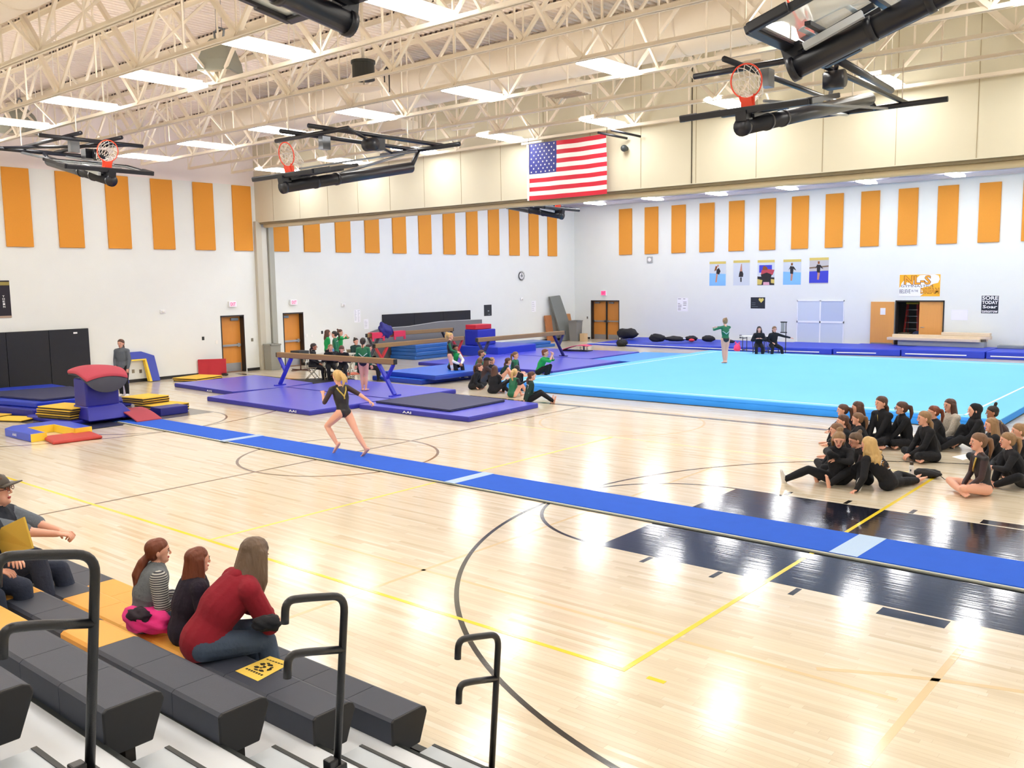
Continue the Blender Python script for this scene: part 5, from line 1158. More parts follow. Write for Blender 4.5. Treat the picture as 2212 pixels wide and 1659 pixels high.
def loft(a,b,ra,rb,waxis=None,seg=14,n=4):
    """closed tapered body from a to b; ra, rb = (half width, half depth)"""
    a=np.array(a,float); b=np.array(b,float); d=b-a; L=np.linalg.norm(d); d=d/max(L,1e-6)
    w_=np.array(waxis if waxis is not None else (1,0,0) if abs(d[0])<.8 else (0,1,0),float); w_=w_-d*(w_@d); w_/=np.linalg.norm(w_); e=np.cross(d,w_)
    rm_a=(ra[0]+ra[1])/2; rm_b=(rb[0]+rb[1])/2; st=[]
    for k in range(1,5): t=k/5*PI/2; st.append((a-d*rm_a*math.cos(t),ra,math.sin(t)))
    for k in range(n+1): u=k/n; st.append((a+(b-a)*u,(ra[0]+(rb[0]-ra[0])*u,ra[1]+(rb[1]-ra[1])*u),1))
    for k in range(4,0,-1): t=k/5*PI/2; st.append((b+d*rm_b*math.cos(t),rb,math.sin(t)))
    v=[a-d*rm_a]
    for c,r,s_ in st:
        for k in range(seg): q=2*PI*k/seg; v.append(c+w_*r[0]*s_*math.cos(q)+e*r[1]*s_*math.sin(q))
    v.append(b+d*rm_b); f=[]; m_=len(st)
    for k in range(seg): f.append((0,1+(k+1)%seg,1+k)); f.append((len(v)-1,1+(m_-1)*seg+k,1+(m_-1)*seg+(k+1)%seg))
    for i in range(m_-1):
        for k in range(seg): l=(k+1)%seg; f.append((1+i*seg+k,1+i*seg+l,1+(i+1)*seg+l,1+(i+1)*seg+k))
    return v,f,(a,b,ra,rb,w_,e,d,L)
def fuse(prims, voxel, smooth=2):
    """one continuous skin around overlapping tapered primitives; returns verts, faces, material per face"""
    V=[];F=[];o=0
    for (v,f,info,mi) in prims:
        V+= [tuple(x) for x in v]; F+=[tuple(i+o for i in q) for q in f]; o+=len(v)
    me=bpy.data.meshes.new('tmp'); me.from_pydata(V,[],F); ob=bpy.data.objects.new('tmp',me); COL.objects.link(ob)
    r=ob.modifiers.new('r','REMESH'); r.mode='VOXEL'; r.voxel_size=voxel
    s=ob.modifiers.new('s','SMOOTH'); s.factor=.5; s.iterations=smooth
    ev=ob.evaluated_get(bpy.context.evaluated_depsgraph_get()); em=ev.to_mesh()
    nv=len(em.vertices); co=np.zeros(nv*3); em.vertices.foreach_get('co',co); co=co.reshape(-1,3)
    nf=len(em.polygons); li=np.zeros(len(em.loops),dtype=np.int64); em.loops.foreach_get('vertex_index',li); ls=np.zeros(nf,dtype=np.int64); em.polygons.foreach_get('loop_start',ls); lt=np.zeros(nf,dtype=np.int64); em.polygons.foreach_get('loop_total',lt)
    cen=np.add.reduceat(co[li],ls,axis=0)/lt[:,None]
    ev.to_mesh_clear(); bpy.data.objects.remove(ob); bpy.data.meshes.remove(me)
    best=np.full(nf,1e9); mi_=np.zeros(nf,dtype=np.int64)
    for (v,f,(a,b,ra,rb,w_,e,d,L),mi) in prims:
        q=cen-a; t=np.clip(q@d,0,L)/max(L,1e-6); p=q-np.outer(np.clip(q@d,0,L),d)
        rw=ra[0]+(rb[0]-ra[0])*t; rd=ra[1]+(rb[1]-ra[1])*t; rm=(rw+rd)/2
        dist=(np.sqrt((p@w_/rw)**2+(p@e/rd)**2+(p@d/rm)**2)-1)*rm
        k=dist<best; best[k]=dist[k]; mi_[k]=mi
    Fs=[li[s_:s_+n_] for s_,n_ in zip(ls,lt)]
    return co,Fs,mi_
def finish(name,co,Fs,mi,mats,extra,parent,origin):
    V=co.tolist(); F=[tuple(int(i) for i in f) for f in Fs]; M_=[int(x) for x in mi]; S=[True]*len(F)
    if extra is not None and extra.v:
        o=len(V); V+=[tuple(x) for x in extra.v]; F+=[tuple(i+o for i in f) for f in extra.f]; M_+=extra.m; S+=extra.sm
    V=(np.array(V)-np.array(origin)).tolist()
    me=bpy.data.meshes.new(name); me.from_pydata(V,[],F)
    for m in mats: me.materials.append(m)
    me.polygons.foreach_set('material_index',M_); me.polygons.foreach_set('use_smooth',S); me.update()
    return link(name,me,parent)

def rotv(v,axis,ang):
    v=Vector(v); return Matrix.Rotation(ang,3,Vector(axis))@v
class Fig: pass
def person(label, pos=None, face=0, head=None, s=1.0, z0=0.0, hip=.10, hf=0, lean=0, side=0, twist=0, hyaw=0, hpitch=0, hroll=0,
           feet=((.35,.12,.04),(.35,-.12,.04)), knees=((1,.3,1),(1,-.3,1)), toes=None, hands=((.3,.2,.2),(.3,-.2,.2)), elbows=((-.5,.6,-.4),(-.5,-.6,-.4)),
           top=None, sleeve=None, pants=None, shoe=None, leg=None, fore=None, skin=None, hair='pony', hm=None, vox=.014, bulk=1.06, straps=None, hood=None,
           cap=None, glasses=False, jacket=.016, mesh_sleeve=None, knee_wrap=False, open_back=False, curl=.5, name='person', headcover=None, handdir=None, grp=None, collar=None, slen=1.0, plen=1.0, fine=False, hipw=1.0):
    """pos = ground point under the hips (or head=(px,py): the head is put on that line of sight); face = heading in degrees, 0 = +x, 90 = +y.
       the local frame of hip, hands and feet is (forward, left, up) in metres at s = 1"""
    skin=skin or SKIN; top=top or C_BLK; pants=pants or C_BLK; hm=hm or H_BRN; sleeve=sleeve or top; leg=leg or pants; fore=fore or sleeve
    mats=[skin,top,pants,sleeve,leg,shoe or skin,EYEW,EYED,LIP,BROW,GOLDT,SILV,fore,C_WHT,GLASS]
    SK,TP,PN,SL,LG,SH,EW,ED,LP,BR,GT,SV,FA,WH,GL=range(15)
    up=np.array((0,0,1.)); 
    Tl=np.array((math.sin(math.radians(lean)),0,math.cos(math.radians(lean)))); 
    if side: Tl=np.array(rotv(Tl,(1,0,0),-math.radians(side)))
    Tl2=np.array(rotv(Tl,(0,1,0),math.radians(lean*.25+4)))
    H=np.array((hf,0,hip)); Wl=np.array((0,1.,0)); Wt=np.array(rotv((0,1,0),Tl,math.radians(twist)))
    C=H+Tl*.26; Nk=C+Tl2*.225; fwdT=np.cross(Wt,Tl2)
    hy=math.radians(hyaw)
    Fh=np.array(rotv((1,0,0),(0,0,1),hy)); Lh=np.array(rotv((0,1,0),(0,0,1),hy)); Fh=np.array(rotv(Fh,Lh,-math.radians(-hpitch)*-1)) ; Uh=np.cross(Fh,Lh)
    if hroll: Uh=np.array(rotv(Uh,Fh,math.radians(hroll))); Lh=np.cross(Uh,Fh)
    neck_dir=(Tl2*.5+Uh*.5); neck_dir/=np.linalg.norm(neck_dir)
    HS=1.12
    Hc=Nk+neck_dir*.050+Uh*.110+Fh*.02
    # place
    fa=math.radians(face); Fw=np.array((math.cos(fa),math.sin(fa),0)); Lw=np.array((-math.sin(fa),math.cos(fa),0))
    if head is not None:
        hz=z0+Hc[2]*s; p=at(head[0],head[1],hz); org=np.array(p)-Fw*Hc[0]*s-Lw*Hc[1]*s; org[2]=z0
    else: org=np.array((pos[0],pos[1],z0),float)
    def G(p): p=np.asarray(p,float); return org+s*(Fw*p[0]+Lw*p[1]+up*p[2])
    def D(v): v=np.asarray(v,float); return Fw*v[0]+Lw*v[1]+up*v[2]
    prims=[]
    def add(a,b,ra,rb,mi,wa=None,seg=14,lst=prims):
        ra=ra if isinstance(ra,tuple) else (ra,ra); rb=rb if isinstance(rb,tuple) else (rb,rb)
        v,f,info=loft(G(a),G(b),(ra[0]*s,ra[1]*s),(rb[0]*s,rb[1]*s),D(wa) if wa is not None else None,seg); lst.append((v,f,info,mi))
    B=bulk; jk=jacket
    # torso
    add(H+np.array((0,.045*hipw,-.0)),H+np.array((0,-.045*hipw,.0)),(.105*B,.095*B),(.105*B,.095*B),PN,None)
    add(H+Tl*.02,H+Tl*.14,((.135+jk)*B,(.095+jk)*B),((.115+jk)*B,(.082+jk)*B),TP if hip<9 else PN,Wl)
    add(H+Tl*.14,C,((.115+jk)*B,(.082+jk)*B),((.138+jk)*B,(.098+jk)*B),TP,Wt)
    add(C,C+Tl2*.12,((.138+jk)*B,(.098+jk)*B),((.138+jk)*B,(.09+jk)*B),TP,Wt)
    add(C+Tl2*.12,Nk-Tl2*.03,((.12+jk)*B,(.085+jk)*B),((.07+jk)*B,(.06+jk)*B),TP if not open_back else SK,Wt)
    sh=[]
    for sg in (1,-1):
        S=Nk-Tl2*.045+Wt*sg*.152*B; sh.append(S); add(Nk-Tl2*.025+Wt*sg*.03,S,.055+jk,.052+jk,TP,None,12)
    add(Nk-Tl2*.03,Nk+neck_dir*.10,.052,.047,SK,None,12)
    if collar: add(Nk-Tl2*.01,Nk+neck_dir*.045,.064,.06,TP,None,12)
    # head: skull, face, jaw, nose, ears
    def Hd(f_,l_,u_): return Hc+(Fh*f_+Lh*l_+Uh*u_)*HS
    add(Hd(-.018,0,.022),Hd(.012,0,.03),(.074*HS,.088*HS),(.070*HS,.084*HS),SK,Lh)
    add(Hd(.018,0,.0),Hd(.034,0,-.052),(.060*HS,.062*HS),(.043*HS,.042*HS),SK,Lh)
    add(Hd(.045,0,-.078),Hd(.062,0,-.074),(.026*HS,.022*HS),(.020*HS,.02*HS),SK,Lh)
    # arms
    ik_=[]
    ua,fa_=.265*slen,.235*slen
    def ik(S,T_,l1,l2,pole):
        S=np.array(S,float);T_=np.array(T_,float); d=T_-S; L=np.linalg.norm(d); L=min(L,(l1+l2)*.999); dn=d/np.linalg.norm(d); T2=S+dn*L
        x=(l1*l1-l2*l2+L*L)/(2*L); h=math.sqrt(max(l1*l1-x*x,1e-6)); p=np.array(pole,float); p=p-dn*(p@dn); p/=max(np.linalg.norm(p),1e-6)
        return S+dn*x+p*h, T2
    ex=MB()
    def etube(pts,r,mi,seg=7): ex.tube([Vector(G(p)) for p in pts],[q*s for q in r] if isinstance(r,list) else r*s,seg,mi)
    def eell(c,r,mi,R=None,seg=10,rings=7): ex.ell(Vector(G(c)),tuple(q*s for q in r),seg,rings,mi,R)
    for k,sg in enumerate((1,-1)):
        el,wr=ik(sh[k],hands[k],ua,fa_,elbows[k])
        jj=jk*.9; add(sh[k],el,.046*B+jj,.036*B+jj,SL,None,12)
        bare=fore is skin or fore=='skin'
        j2=0 if bare else jj
        add(el,el+(wr-el)*.45,.036*B+j2,.033+j2,FA,None,12); add(el+(wr-el)*.45,wr,.033+j2,.024+j2*.8,FA,None,12)
        hd=(wr-el)/np.linalg.norm(wr-el)
        if handdir and handdir[k] is not None: hd=np.array(handdir[k],float); hd/=np.linalg.norm(hd)
        # palm and five fingers
        wd=np.cross(hd,Tl); 
        if np.linalg.norm(wd)<.3: wd=np.cross(hd,np.array((1.,0,0)))
        wd/=np.linalg.norm(wd); nn=np.cross(wd,hd)
        if nn[2]>0 : nn=-nn
        add(wr+hd*.012,wr+hd*.065,(.030,.016),(.036,.014),SK,wd,10)
        for q in range(4):
            o_=(q-1.5)*.0185; ln=(.062,.072,.068,.052)[q]; b0=wr+hd*.085+wd*o_; b1=b0+(hd*math.cos(curl*.6)+nn*math.sin(curl*.6))*ln*.5+wd*o_*.15; b2=b1+(hd*math.cos(curl*1.7)+nn*math.sin(curl*1.7))*ln*.5
            etube([wr+hd*.06+wd*o_,b0,b1,b2],[.009,.0095,.0085,.006],SK,6)
        tw=wd*(1 if (sg*wd[1])<0 else -1)
        etube([wr+hd*.02+tw*.018,wr+hd*.05+tw*.045+nn*.012,wr+hd*.078+tw*.052+nn*.028],[.012,.010,.007],SK,6)
        ik_.append((el,wr))
    # legs
    th,shn=.405*plen,.39*plen; lk=[]
    for k,sg in enumerate((1,-1)):
        P0=H+np.array((0,sg*.085*hipw,-.01)); kn,an=ik(P0,feet[k],th,shn,knees[k]); lk.append((P0,kn,an))
        barel = leg is skin or pants is None
        j3=0 if leg is skin else .012
        mth=LG; add(P0,P0+(kn-P0)*.5,.084*B+j3*.6,.070*B+j3,mth,None,12); add(P0+(kn-P0)*.5,kn,.070*B+j3,.050*B+j3,mth,None,12)
        add(kn,kn+(an-kn)*.35,.050*B+j3,.052*B+j3,mth,None,12); add(kn+(an-kn)*.35,kn+(an-kn)*.92,.052*B+j3,.036+j3*1.3,mth,None,12)
        add(kn+(an-kn)*.88,an,.034,.033,SH if shoe else SK,None,12)
        td=np.array(toes[k],float) if toes and toes[k] is not None else np.array((1,sg*.15,0)); td/=np.linalg.norm(td)
        sd=(kn-an)/np.linalg.norm(kn-an)
        hl=an-td*.045-sd*.025; bl=an+td*.105-sd*.03; tp=an+td*.165-sd*.034
        wf=np.cross(td,sd); 
        if np.linalg.norm(wf)<.2: wf=np.array((0,1.,0))
        wf/=np.linalg.norm(wf); q=.007 if shoe else 0
        add(hl,bl,(.034+q,.032+q),(.042+q,.026+q),SH,wf,12); add(bl,tp,(.042+q,.024+q),(.034+q,.015+q),SH,wf,12)
        if not shoe:
            for j in range(5): o_=(j-2)*.015*sg*-1; l_=tp+wf*o_+td*(.018-.006*abs(j-1.2)*.6); etube([tp+wf*o_-td*.01,l_],[.0095,.008] if j else [.0125,.011],SK,6)
        if knee_wrap: 
            for f0,f1 in ((.86,1.0),): add(P0+(kn-P0)*.88,kn+(an-kn)*.10,.062,.060,WH,None,12); add(kn+(an-kn)*.3,kn+(an-kn)*.5,.058,.055,WH,None,12)
    # face details
    Rh=Matrix([[D(Fh)[i],D(Lh)[i],D(Uh)[i]] for i in range(3)])
    for sg in (1,-1):
        eell(Hd(.0755,sg*.030,.010),(.009,.0125,.0062),EW,Rh); eell(Hd(.0815,sg*.029,.010),(.0045,.0058,.0062),ED,Rh); etube([Hd(.080,sg*.018,.0155),Hd(.0855,sg*.030,.019),Hd(.077,sg*.043,.015)],.0024,BR,5)
        etube([Hd(.084,sg*.016,.030),Hd(.087,sg*.030,.034),Hd(.076,sg*.046,.029)],.0032,BR,5)
        eell(Hd(-.006,sg*.078,.002),(.017,.008,.028),SK,Rh)
    etube([Hd(.083,0,.022),Hd(.098,0,-.012),Hd(.095,0,-.022)],[.006,.0095,.010],SK,8); eell(Hd(.091,.009,-.021),(.009,.008,.007),SK,Rh); eell(Hd(.091,-.009,-.021),(.009,.008,.007),SK,Rh)
    eell(Hd(.079,0,-.046),(.010,.022,.0048),LP,Rh); eell(Hd(.077,0,-.054),(.010,.018,.005),LP,Rh)
    if glasses:
        for sg in (1,-1): etube([Hd(.101,sg*.032+.018*math.cos(a*PI/5),.010+.014*math.sin(a*PI/5)) for a in range(11)],.0025,GL,4)
        etube([Hd(.102,-.014,.012),Hd(.102,.014,.012)],.0025,GL,4); [etube([Hd(.1,sg*.05,.012),Hd(.0,sg*.080,.012)],.0025,GL,4) for sg in (1,-1)]
    # leotard / jacket trims: narrow tubes just proud of the cloth
    if straps:
        for kind,mm in straps:
            mi={'gold':GT,'silver':SV,'white':WH,'black':TP,'green':LG}[mm]
            def onT(u,w_,front):  # point on the torso surface: u from hip 0 to neck 1, w_ sideways
                base=H+Tl*.26*min(1,u/.54)+(Tl2*.225*max(0,(u-.54)/.46)); rw=(.138+jk)*B; rd=(.098+jk)*B*(1 if u>.4 else .92)
                if u>.8: rd*=.9; 
                y=max(-1,min(1,w_/rw)); return base+Wt*w_+fwdT*front*rd*math.sqrt(max(0,1-y*y))*1.0
            if kind=='vee': 
                for sg in (1,-1): etube([onT(.95,sg*.085,1),onT(.8,sg*.06,1),onT(.62,sg*.02,1),onT(.55,0,1)],.013,mi,6)
            if kind=='veeback':
                for sg in (1,-1): etube([onT(.62,sg*.13,-1),onT(.56,sg*.09,-1),onT(.47,sg*.04,-1),onT(.40,0,-1)],.012,mi,6)
            if kind=='veeup':
                for sg in (1,-1): etube([onT(.93,sg*.095,-1),onT(.80,sg*.075,-1),onT(.66,sg*.03,-1),onT(.56,0,-1),onT(.46,0,-1)],.014,mi,6)
            if kind=='sash': etube([onT(.95,.08,1),onT(.8,.05,1),onT(.62,-.01,1),onT(.5,-.06,1)],.013,mi,6)
            if kind=='sides': 
                for k in (0,1): el,wr=ik_[k]; etube([sh[k]+np.array((0,0,.0))+Wt*(1,-1)[k]*.05,el+Wt*(1,-1)[k]*.045],.007,mi,5)
            if kind=='backlines':
                for sg in (1,-1): etube([onT(.85,sg*.12,-1),onT(.5,sg*.13,-1),onT(.2,sg*.12,-1)],.006,mi,5)
            if kind=='yoke': etube([onT(.80,.13,-1),onT(.84,0,-1),onT(.80,-.13,-1)],.010,mi,5)
            if kind=='legs':
                for k in (0,1): P0,kn,an=lk[k]; etube([P0+np.array((0,0,.0))+np.cross(kn-P0,(0,0,1))/np.linalg.norm(kn-P0)*.0+up*.086,kn+up*.062],.006,mi,5)
            if kind=='zip': etube([onT(.98,0,1),onT(.75,0,1)],.004,mi,5)
    # scooped bare back / neckline patch
    if open_back:
        add(C+Tl2*.10-fwdT*.052,Nk-Tl2*.02-fwdT*.03,(.055,.045),(.06,.04),SK,Wt)
    co,Fs,mi=fuse(prims,vox*s)
    t=thing(name,Vector(org.tolist()),label,'person',grp)
    finish('body',co,Fs,mi,mats,ex,t,org)
    # ---------- hair and headwear
    hp=[]
    def hadd(a,b,ra,rb,wa=None,seg=12): add(a,b,*[tuple(x*HS for x in r) if isinstance(r,tuple) else r*HS for r in (ra,rb)],0,wa,seg,hp)
    hr=random.Random(int(abs(org[0]*1000+org[1]*77))%9999)
    if hair and hair!='none':
        hadd(Hd(-.030,0,.040),Hd(.006,0,.052),(.080,.086),(.074,.078),Lh)
        hadd(Hd(-.040,0,.000),Hd(-.035,0,.03),(.074,.066),(.078,.07),Lh)
        for sg in (1,-1): hadd(Hd(-.02,sg*.060,.02),Hd(.028,sg*.050,.062),.024,.022)
    def chain(pts,rs,fl=None):
        for i in range(len(pts)-1): hadd(pts[i],pts[i+1],rs[i],rs[i+1],fl)
    dn=np.array((0,0,-1.))
    if hair=='pony':
        b=Hd(-.105,0,.045); chain([b,b-Fh*.045-Uh*.02,b-Fh*.065+dn*.12,b-Fh*.05+dn*.24],[.024,.034,.032,.014])
        for k in range(3): o_=Lh*hr.uniform(-.03,.03); chain([b-Fh*.03+o_*.5,b-Fh*.07+dn*.13+o_,b-Fh*.04+dn*.28+o_*1.4],[.014,.015,.007])
    if hair=='highpony':
        b=Hd(-.07,0,.105); chain([b,b-Fh*.06+Uh*.015,b-Fh*.10+dn*.12,b-Fh*.08+dn*.22],[.024,.034,.030,.012])
    if hair in('long','longside','curly'):
        ln=.30 if hair!='curly' else .27
        for k in range(13):
            a=(k-6)/6*1.75; o_=Lh*math.sin(a)*.074-Fh*math.cos(a)*.082+Fh*.0
            r0=.03; j=.025 if hair=='curly' else .008; s0=Hd(-.012,0,.03)+o_*.95; e=Nk-Tl2*.02+ (o_*1.15) +dn*(ln-.15)+np.array((hr.uniform(-j,j),hr.uniform(-j,j),hr.uniform(-.04,.04)))
            m1=(s0+e)/2+o_*.18+np.array((hr.uniform(-j,j),hr.uniform(-j,j),0)); m2=e*.7+s0*.3+o_*.2+np.array((hr.uniform(-j,j)*1.5,hr.uniform(-j,j)*1.5,0)); chain([s0,m1,m2,e],[.028,.026,.024,.008])
            if hair=='curly':
                for q in range(2): p=m1+np.array((hr.uniform(-.04,.04),hr.uniform(-.04,.04),hr.uniform(-.1,.05))); chain([m1,p,p+dn*.06],[.02,.016,.007])
    if hair=='low':
        b=Hd(-.085,0,-.03); chain([b,b-Fh*.03+dn*.05,b-Fh*.025+dn*.16,b-Fh*.0+dn*.27],[.030,.034,.036,.014])
        for k in range(4): o_=Lh*hr.uniform(-.04,.04); chain([b+o_*.4,b-Fh*.03+dn*.1+o_,b+dn*.27+o_*1.3],[.015,.016,.006])
    if hair=='lowlong':
        b=Hd(-.085,0,-.02); chain([b,b-Fh*.05+dn*.06,b-Fh*.10+dn*.17,b-Fh*.12+dn*.33],[.030,.042,.048,.016])
        for k in range(5): o_=Lh*hr.uniform(-.05,.05); chain([b-Fh*.04+dn*.05+o_*.4,b-Fh*.10+dn*.18+o_,b-Fh*.12+dn*.36+o_*1.3],[.018,.02,.007])
    if hair=='bun': hadd(Hd(-.085,0,.105),Hd(-.095,0,.115),.034,.032); 
    if hair=='topbun': hadd(Hd(-.05,0,.15),Hd(-.055,0,.165),.030,.028); hadd(Hd(-.045,0,.11),Hd(-.05,0,.15),.02,.018)
    if hair=='messy':
        hadd(Hd(-.06,0,.13),Hd(-.07,.02,.14),.038,.034)
        for k in range(7): a=hr.uniform(-1.2,1.2); o_=Lh*math.sin(a)*.08-Fh*math.cos(a)*.06; chain([Hd(-.02,0,.05)+o_,Hd(-.03,0,-.03)+o_*1.35,Hd(-.02,0,-.12)+o_*1.3],[.02,.018,.006])
    if hair=='short':
        for k in range(6): a=(k-2.5)/2.5*1.3; o_=Lh*math.sin(a)*.074-Fh*math.cos(a)*.078; hadd(Hd(-.01,0,.04)+o_*.9,Hd(-.015,0,-.055)+o_,.026,.018)
        hadd(Hd(.055,.03,.088),Hd(.062,-.03,.082),.02,.018)
    if hair=='braid':
        b=Hd(-.095,0,.0)
        for i in range(7): hadd(b+dn*.038*i-Fh*.012,b+dn*.038*(i+.6)-Fh*.012,.019-.0015*i,.017-.0015*i)
    if hair=='sweep':
        b=Hd(-.09,0,.05)
        for k in range(8): o_=np.array((hr.uniform(-.03,.03),hr.uniform(-.03,.03),hr.uniform(-.03,.03))); chain([b,b-Fh*.07-Lh*.02*(k%3)+o_,b-Fh*.13+dn*.07+o_*1.5-Lh*.02*(k%3),b-Fh*.14+dn*.16+o_*2.0],[.024,.026,.022,.006])
    if headcover:
        hadd(Hd(-.045,0,.035),Hd(-.01,0,.05),(.092,.094),(.084,.086),Lh); hadd(Hd(-.035,0,-.03),Hd(-.03,0,.04),(.088,.078),(.092,.09),Lh); hadd(Hd(-.03,0,-.10),Hd(-.03,0,-.03),(.10,.08),(.088,.075),Lh); hadd(Nk-Tl2*.08,Nk+neck_dir*.03,(.15,.11),(.09,.08),Wt)
        hadd(Nk-Tl2*.22+fwdT*.05,Nk-Tl2*.06+fwdT*.04,(.12,.07),(.12,.08),Wt)
    if hp:
        hv=min(vox,.012)*s
        co,Fs,mi=fuse(hp,hv,1); finish('hair' if not headcover else 'head_scarf',co,Fs,mi,[hm if not headcover else headcover],None,t,org)
    if cap:
        mb=MB(); 
        n1,n2=20,8; vs=[]
        for i in range(n2+1):
            a=PI/2*i/n2
            for k in range(n1): q=2*PI*k/n1; vs.append(G(Hc+(Uh*(.045+.088*math.sin(a))+ (Fh*math.cos(q)*.112+Lh*math.sin(q)*.094)*math.cos(a)-Fh*.014)*HS))
        fs=[(i*n1+k,i*n1+(k+1)%n1,(i+1)*n1+(k+1)%n1,(i+1)*n1+k) for i in range(n2) for k in range(n1)]
        mb.add([tuple(v) for v in vs],fs,0,True)
        for ff in range(n2):
            for k in range(n1):
                if k<4 or k>=n1-4: mb.m[ff*n1+k]=1
        bv=[];
        for j in range(9):
            q=-1.1+2.2*j/8; bi=Hc+(Uh*.048+Fh*(math.cos(q)*.108-.012)+Lh*math.sin(q)*.092)*HS; bo=bi+Fh*(.085*math.cos(q*.7))*HS-Uh*(.004+.014*(q/1.1)**2)+Uh*.0
            bv+= [G(bi),G(bo),G(bo-Uh*.006),G(bi-Uh*.006)]
        bf=[]
        for j in range(8):
            for k in range(4): bf.append((4*j+k,4*j+(k+1)%4,4*j+4+(k+1)%4,4*j+4+k))
        mb.add([tuple(v) for v in bv],bf,1,True); mb.build('cap',[cap[0],cap[1]],t)
    if hood:
        hv=[]
        lst=[]
        add(Nk+Wt*.07-fwdT*.02,Nk-fwdT*.075-Tl2*.02,.035,.045,0,None,12,lst); add(Nk-Wt*.07-fwdT*.02,Nk-fwdT*.075-Tl2*.02,.035,.045,0,None,12,lst); add(Nk-fwdT*.085-Tl2*.02,Nk-fwdT*.10-Tl2*.10,(.085,.04),(.06,.025),0,Wt,12,lst)
        add(Nk+Wt*.07-fwdT*.02,Nk+fwdT*.05,.03,.022,0,None,12,lst); add(Nk-Wt*.07-fwdT*.02,Nk+fwdT*.05,.03,.022,0,None,12,lst)
        co,Fs,mi=fuse(lst,vox*s,2); finish('hood',co,Fs,mi,[hood],None,t,org)
    R=Fig(); R.t=t; R.G=G; R.D=D; R.Hd=Hd; R.Nk=Nk; R.C=C; R.H=H; R.Tl=Tl; R.Tl2=Tl2; R.fwdT=fwdT; R.Wt=Wt; R.hands=[x[1] for x in ik_]; R.org=org; R.lk=lk; R.B=B; R.jk=jk
    return R
# ---- pose library (local frame forward, left, up)
def P_cross(**k): d=dict(hip=.10,lean=8,feet=((.26,-.10,.055),(.33,.12,.055)),knees=((.5,1,.25),(.5,-1,.25)),toes=((.1,-1,.05),(.1,1,.05)),hands=((.32,.06,.12),(.32,-.06,.12)),elbows=((-.6,.7,-.2),(-.6,-.7,-.2))); d.update(k); return d
def P_kneesup(**k): d=dict(hip=.10,lean=14,feet=((.42,.10,.05),(.42,-.10,.05)),knees=((.3,.15,1),(.3,-.15,1)),hands=((.42,.06,.30),(.42,-.06,.30)),elbows=((-.2,.9,-.2),(-.2,-.9,-.2))); d.update(k); return d
def P_out(**k): d=dict(hip=.10,lean=6,feet=((.80,.16,.06),(.80,-.12,.06)),knees=((0,.1,1),(0,-.1,1)),toes=((.25,.2,1),(.25,-.2,1)),hands=((.38,.08,.16),(.38,-.08,.16)),elbows=((-.6,.7,-.2),(-.6,-.7,-.2))); d.update(k); return d
def P_stand(**k): d=dict(hip=.86,lean=0,feet=((0,.09,.06),(0,-.09,.06)),knees=((1,0,0),(1,0,0)),hands=((.05,.22,.80),(.05,-.22,.80)),elbows=((-1,.3,0),(-1,-.3,0))); d.update(k); return d
def P_chair(**k): d=dict(hip=.54,lean=6,feet=((.42,.12,.06),(.42,-.12,.06)),knees=((1,.1,1),(1,-.1,1)),hands=((.38,.1,.62),(.38,-.1,.62)),elbows=((-.4,.6,-.6),(-.4,-.6,-.6))); d.update(k); return d
# ================================================================ THE CAST
TEAM='team in black sitting on the floor at the right'; GRN_='gymnasts and judges around the front beam'
S1=.93
# standing by the left wall
person('person in grey half zip pullover and black trousers standing by the left wall',head=(261,743),face=305,s=1.0,**P_stand(hands=((.10,.20,.82),(.12,-.17,.90)),elbows=((-1,.6,0),(-1,-.6,0)),top=C_GRY,pants=C_BLK,shoe=C_SHOEW,hair='low',hm=H_BRN,collar=True,jacket=.022,vox=.015))
# runner on the runway
person('blond runner in black leotard with gold stripe sprinting along the blue runway',head=(729,815),face=184,s=.99,hip=.83,lean=9,twist=-12,hyaw=-10,hpitch=0,
  feet=((.10,.09,.24),(-.50,-.10,.10)),knees=((1,.15,.3),(1,0,.2)),toes=((.6,.1,-.8),(.75,0,-.65)),hands=((.34,.17,1.16),(-.42,-.34,.98)),elbows=((-.4,.7,-1),(-.6,-.4,.3)),
  top=C_LEO,sleeve=C_MESH,fore=SKIN,pants=C_LEO,leg=SKIN,jacket=.004,hair='sweep',hm=H_BLD,vox=.011,straps=[('veeup','gold'),('vee','gold')],open_back=True,curl=1.2)
# girl standing on the violet mat, back to the camera
person('girl in green and black leotard standing behind the front beam, back turned',head=(784,739),face=130,s=.91,z0=.12,**P_stand(feet=((0,.05,.06),(0,-.05,.06)),toes=((1,.35,0),(1,-.35,0)),hands=((.02,.24,.80),(.02,-.24,.80)),top=C_GRN,pants=C_LEO,leg=SKIN,jacket=.004,hair='braid',hm=H_DRK,vox=.013,straps=[('veeback','silver')],open_back=True))
person('blond girl in green sleeved leotard and white knee wraps standing beside the royal mats',head=(973,727),face=32,s=.92,**P_stand(hip=.86,lean=-2,feet=((.02,.07,.06),(.10,-.07,.06)),hands=((.24,.05,.98),(.25,-.05,.96)),elbows=((-.5,.5,-.6),(-.5,-.5,-.6)),top=C_LEO,sleeve=C_GRN,pants=C_LEO,leg=SKIN,jacket=.004,hair='highpony',hm=H_BLD,knee_wrap=True,vox=.013,straps=[('yoke','silver')]))
